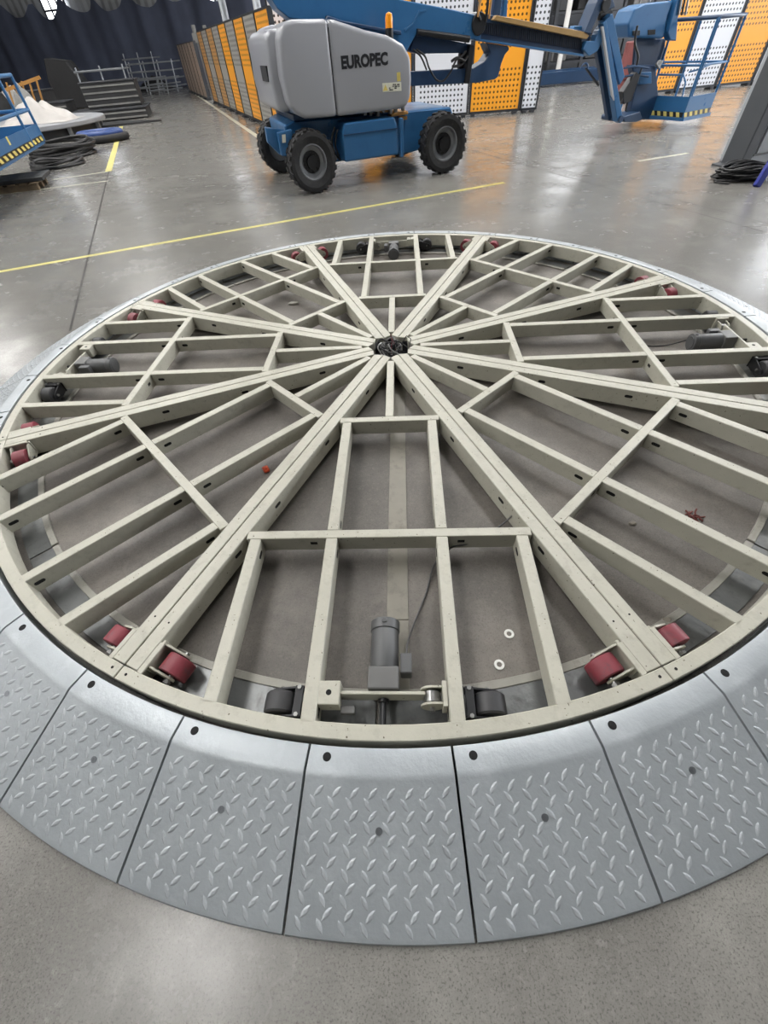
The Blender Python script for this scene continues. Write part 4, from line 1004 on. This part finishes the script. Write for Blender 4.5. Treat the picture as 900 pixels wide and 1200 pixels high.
# big disc platforms
dc = empty('round_platform', (-10.9, 19.9, 0)); tag(dc, 'large round grey-topped platform stacked low behind the blue lift basket', 'platform')
q = MB(); q.cyl((0, 0, 0.30), (0, 0, 0.42), 2.35, n=64); q.build('deck', M_disc, dc, bevel=0.02)
q = MB(); q.cyl((0, 0, 0.0), (0, 0, 0.30), 2.1, n=48); q.build('base', M_crate, dc)
for k in range(10):
    a = k*0.63; q = MB(); q.box((2.2*cos(a), 2.2*sin(a), 0.2), (0.1, 0.1, 0.2)); q.build('bracket', M_tubegrey, dc)
q = MB(); q.prism([(-0.8, -.5), (1.35, 0.05), (-0.6, 1.0), (-1.6, .6)], 0.0, 0.05, lambda a, b, t: (a, b, t)); o = q.build('black_sheet', M_crate, loc=(-8.6, 22.1, 0.004)); tag(o, 'pointed black sheet lying flat behind the blue tube', 'sheet')
# white sheeting
def heap(name, c, sx, sy, sz, mt, sd, label, cat):
    r6 = random.Random(sd); n_ = 26; vs = []; fs = []
    ph = [r6.uniform(0, 6.28) for _ in range(6)]
    for i in range(n_+1):
        for k in range(n_+1):
            x = -1+2*i/n_; y = -1+2*k/n_; d2 = min(1, x*x+y*y)
            h = (1-d2)**0.7*(0.7+0.2*sin(5*x+ph[0])+0.2*sin(6*y+ph[1]+3*x)+0.1*sin(13*x+8*y+ph[2]))
            vs.append((x*sx, y*sy, max(0.0, h)*sz))
    for i in range(n_):
        for k in range(n_):
            a = i*(n_+1)+k; fs.append((a, a+n_+1, a+n_+2, a+1))
    q = MB(); q.add(vs, fs); o = q.build(name, mt, loc=c)
    for p_ in o.data.polygons: p_.use_smooth = True
    tag(o, label, cat); return o
heap('white_sheeting', (-10.3, 19.5, 0.43), 1.15, 0.8, 0.55, M_cloth, 3, 'crumpled white plastic sheeting heaped on the round grey platform', 'sheeting')
heap('brown_sheeting', (-11.3, 20.9, 0.43), 0.6, 0.4, 0.85, M_greybox, 8, 'crumpled brownish paper heap behind the white sheeting', 'sheeting')
# black stacked boards / crates behind
def crate(c, d, rz, label, mt=M_crate, name='flight_case', slats=3):
    e = empty(name, c, rz); tag(e, label, 'case', None)
    q = MB(); q.box((0, 0, d[2]/2), d); q.build('body', mt, e, bevel=0.02)
    q = MB()
    for k in range(slats):
        z = d[2]*(k+0.5)/slats; q.box((0, -d[1]/2-0.012, z), (d[0]*0.98, 0.03, 0.05))
    q.build('batten', M_greybox if mt is M_crate else M_frame, e)
    q = MB(); q.box((0, 0, d[2]+0.02), (d[0]*1.03, d[1]*1.03, 0.05)); q.build('lid', M_frame, e, bevel=0.01)
crate((-9.95, 24.6, 0), (2.9, 1.6, 0.30), radians(12), 'lowest wide black platform section beside the aisle', name='platform_section', slats=2)
crate((-9.9, 25.3, 0.346), (2.1, 1.2, 0.72), radians(12), 'black slatted case standing on the wide platform section', slats=4)
crate((-12.4, 24.6, 0.0), (1.7, 1.2, 0.62), radians(8), 'low black case left of the slatted case')
crate((-14.0, 26.0, 0), (2.2, 1.2, 0.95), radians(5), 'grey-lidded black case with a leaning white board', slats=1)
crate((-16.6, 26.0, 0), (2.0, 1.2, 0.6), radians(3), 'low dark case at far left behind the blue basket')
q = MB(); q.box((0, 0, 0.5), (0.5, 0.06, 1.1), Matrix.Rotation(-0.35, 3, 'Y')); o = q.build('white_board', M_cloth, loc=(-13.9, 25.2, 0.1)); tag(o, 'white board leaning against the grey-lidded black case', 'board')
q = MB(); q.prism([(-0.9, 0), (1.0, 0), (0.85, 1.0), (0.5, 1.75), (-0.55, 1.9), (-0.85, 1.1)], -0.3, 0.6, lambda a, b, t: (a, t, b)); o = q.build('covered_machine', M_tarp, bevel=0.05, loc=(-14.9, 32.6, 0)); tag(o, 'tall black covered machine standing against the navy curtain', 'machine')
# ochre frame
of = empty('ochre_rack', (-13.0, 24.3, 0.675), radians(15)); tag(of, 'ochre steel rack with upright bars on the low black case', 'rack')
for k in range(5):
    q = MB(); q.bar((-0.55+0.27*k, 0, 0), (-0.4+0.27*k, 0, 0.62), 0.06, 0.05, (0, 1, 0)); q.build('upright', M_orangeframe, of)
q = MB(); q.bar((-0.55, 0, 0.42), (0.85, 0, 0.68), 0.08, 0.10, (0, 0, 1)); q.build('top_bar', M_orangeframe, of)
# tubular bed-like frames
def tubeframe(c, w_, h_, rz, label, rows=3, cols=4, depth=1.6):
    e = empty('tube_frame', c, rz); tag(e, label, 'frame', 'grey tube frames along the curtain')
    for i in range(cols):
        x = -w_/2+w_*i/(cols-1); q = MB(); q.tube([(x, 0, 0), (x+0.06*h_, depth*0.1, h_)], 0.04, 6); q.build('upright', M_tubegrey, e)
    for r in range(rows):
        z = h_*(r+0.7)/rows; q = MB(); q.tube([(-w_/2, 0, z), (w_/2, 0, z)], 0.04, 6); q.build('rail', M_tubegrey, e)
        q = MB(); q.tube([(-w_/2, 0, z), (-w_/2+.05, depth, z)], 0.035, 6); q.build('rail', M_tubegrey, e); q = MB(); q.tube([(w_/2, 0, z), (w_/2+.05, depth, z)], 0.035, 6); q.build('rail', M_tubegrey, e)
tubeframe((-12.3, 30.6, 0), 2.2, 1.5, radians(8), 'grey tube frame standing behind the slatted black case', 3, 3)
tubeframe((-14.6, 43.6, 0), 2.0, 1.9, radians(-5), 'tall grey tube frame in front of the curtain', 2, 3)
tubeframe((-13.2, 41.4, 0), 3.0, 1.5, radians(-8), 'grey tube trestle stack beside the timber-panel rack', 4, 4)
tubeframe((-12.4, 39.2, 0), 1.4, 0.8, radians(-20), 'low grey tube frame nearest the timber-panel rack', 3, 3)
for k, (x, y, L_, label) in enumerate(((-17.5, 45.2, 3.2, 'long low dark bundle at the curtain foot, left one'), (-14.2, 44.6, 2.6, 'long low dark bundle at the curtain foot, middle one'), (-20.6, 46.2, 2.4, 'long low dark bundle at the curtain foot, leftmost one'))):
    heap('dark_bundle', (x, y, 0.0), L_/2, 0.6, 0.75, M_tarp, 20+k, label, 'bundle')
# two small figures of lamp heads above the timber rack
for k, px in enumerate((218, 231)):
    p = at(px, 42, 34+k); q = MB(); q.cyl((0, 0, 0), (0, 0, p.z-0.25), 0.04, n=8).box((0, 0, p.z-0.1), (0.3, 0.25, 0.35)).cyl((0, 0, p.z), (0, 0, p.z+0.35), 0.10, n=10)
    o = q.build('lamp_stand', M_greybox, loc=(p.x+0.5, p.y, 0)); tag(o, 'slim grey lamp stand rising behind the timber panels, %s one' % ('left', 'right')[k], 'lamp stand')

# ------------------------------------------------------------------ behind the jib
o_ = empty('steel_chassis', (8.9, 23.3, 0), radians(6)); tag(o_, 'long dark blue steel beam chassis lying on the floor behind the jib', 'chassis')
q = MB(); q.box((0, 0, 0.22), (3.2, 0.35, 0.34)); q.build('beam', M_bluedark, o_, bevel=0.02)
q = MB(); q.box((0, 1.4, 0.22), (3.2, 0.3, 0.3)); q.build('beam', M_bluedark, o_, bevel=0.02)
for k in range(3):
    q = MB(); q.box((-1.2+1.2*k, 0.7, 0.24), (0.25, 1.4, 0.2)); q.build('crossmember', M_bluedark, o_, bevel=0.01)
q = MB(); q.tube([(0.35+.14*cos(t*pi/8), -.2, 0.42+.14*sin(t*pi/8)) for t in range(9)], 0.03, 6); q.build('handle', M_bluedark, o_)
o = heap('black_tarp', (7.4, 25.6, 0), 0.8, 0.5, 1.9, M_tarp, 31, 'black tarp-covered heap behind the orange and white panels', 'tarp')
mc = empty('machine_frame', (10.9, 26.2, 0), radians(8)); tag(mc, 'dark machine frame with shelves in the shade behind the lift jib', 'machine')
for (x, y) in ((-2.2, 0), (-0.7, 0), (0.8, 0), (2.2, 0), (-2.2, 1.6), (2.2, 1.6)):
    q = MB(); q.box((x, y, 1.3), (0.12, 0.12, 2.6)); q.build('post', M_frame, mc)
for z in (0.5, 1.2, 1.9, 2.6):
    q = MB(); q.box((0, 0.8, z), (4.5, 1.7, 0.08)); q.build('shelf', M_frame, mc)
r7 = random.Random(12)
for k in range(12):
    x = -2+r7.uniform(0, 4); z = (0.55, 1.25, 1.95)[k % 3]; q = MB(); h = r7.uniform(.2, .5); q.box((x, 0.5, z+h/2), (r7.uniform(.3, .7), .6, h)); q.build('stored_box', (M_crate, M_greybox, M_tarp, M_frame)[k % 4], mc, bevel=0.02)
q = MB(); q.box((0, 0, 1.6), (0.16, 0.12, 3.2)); o = q.build('white_post', M_white, loc=(9.0, 25.3, 0)); tag(o, 'slim white upright post behind the boom head', 'post')
q = MB(); q.cyl((0, 0, 0.35), (0, 0, 1.15), 0.28, n=20); q.cyl((0, 0, 0), (0, 0, .35), .2, n=16); o = q.build('red_drum', M_red, bevel=0.02, loc=(8.9, 18.6, 0)); tag(o, 'dull red upright drum between the jib and the console', 'drum')
q = MB(); q.box((0, 0, 2.0), (9.0, 0.15, 4.0)); o = q.build('wall_partition', M_frame, loc=(11.0, 29.5, 0), rot=(0, 0, radians(10))); tag(o, kind='structure')
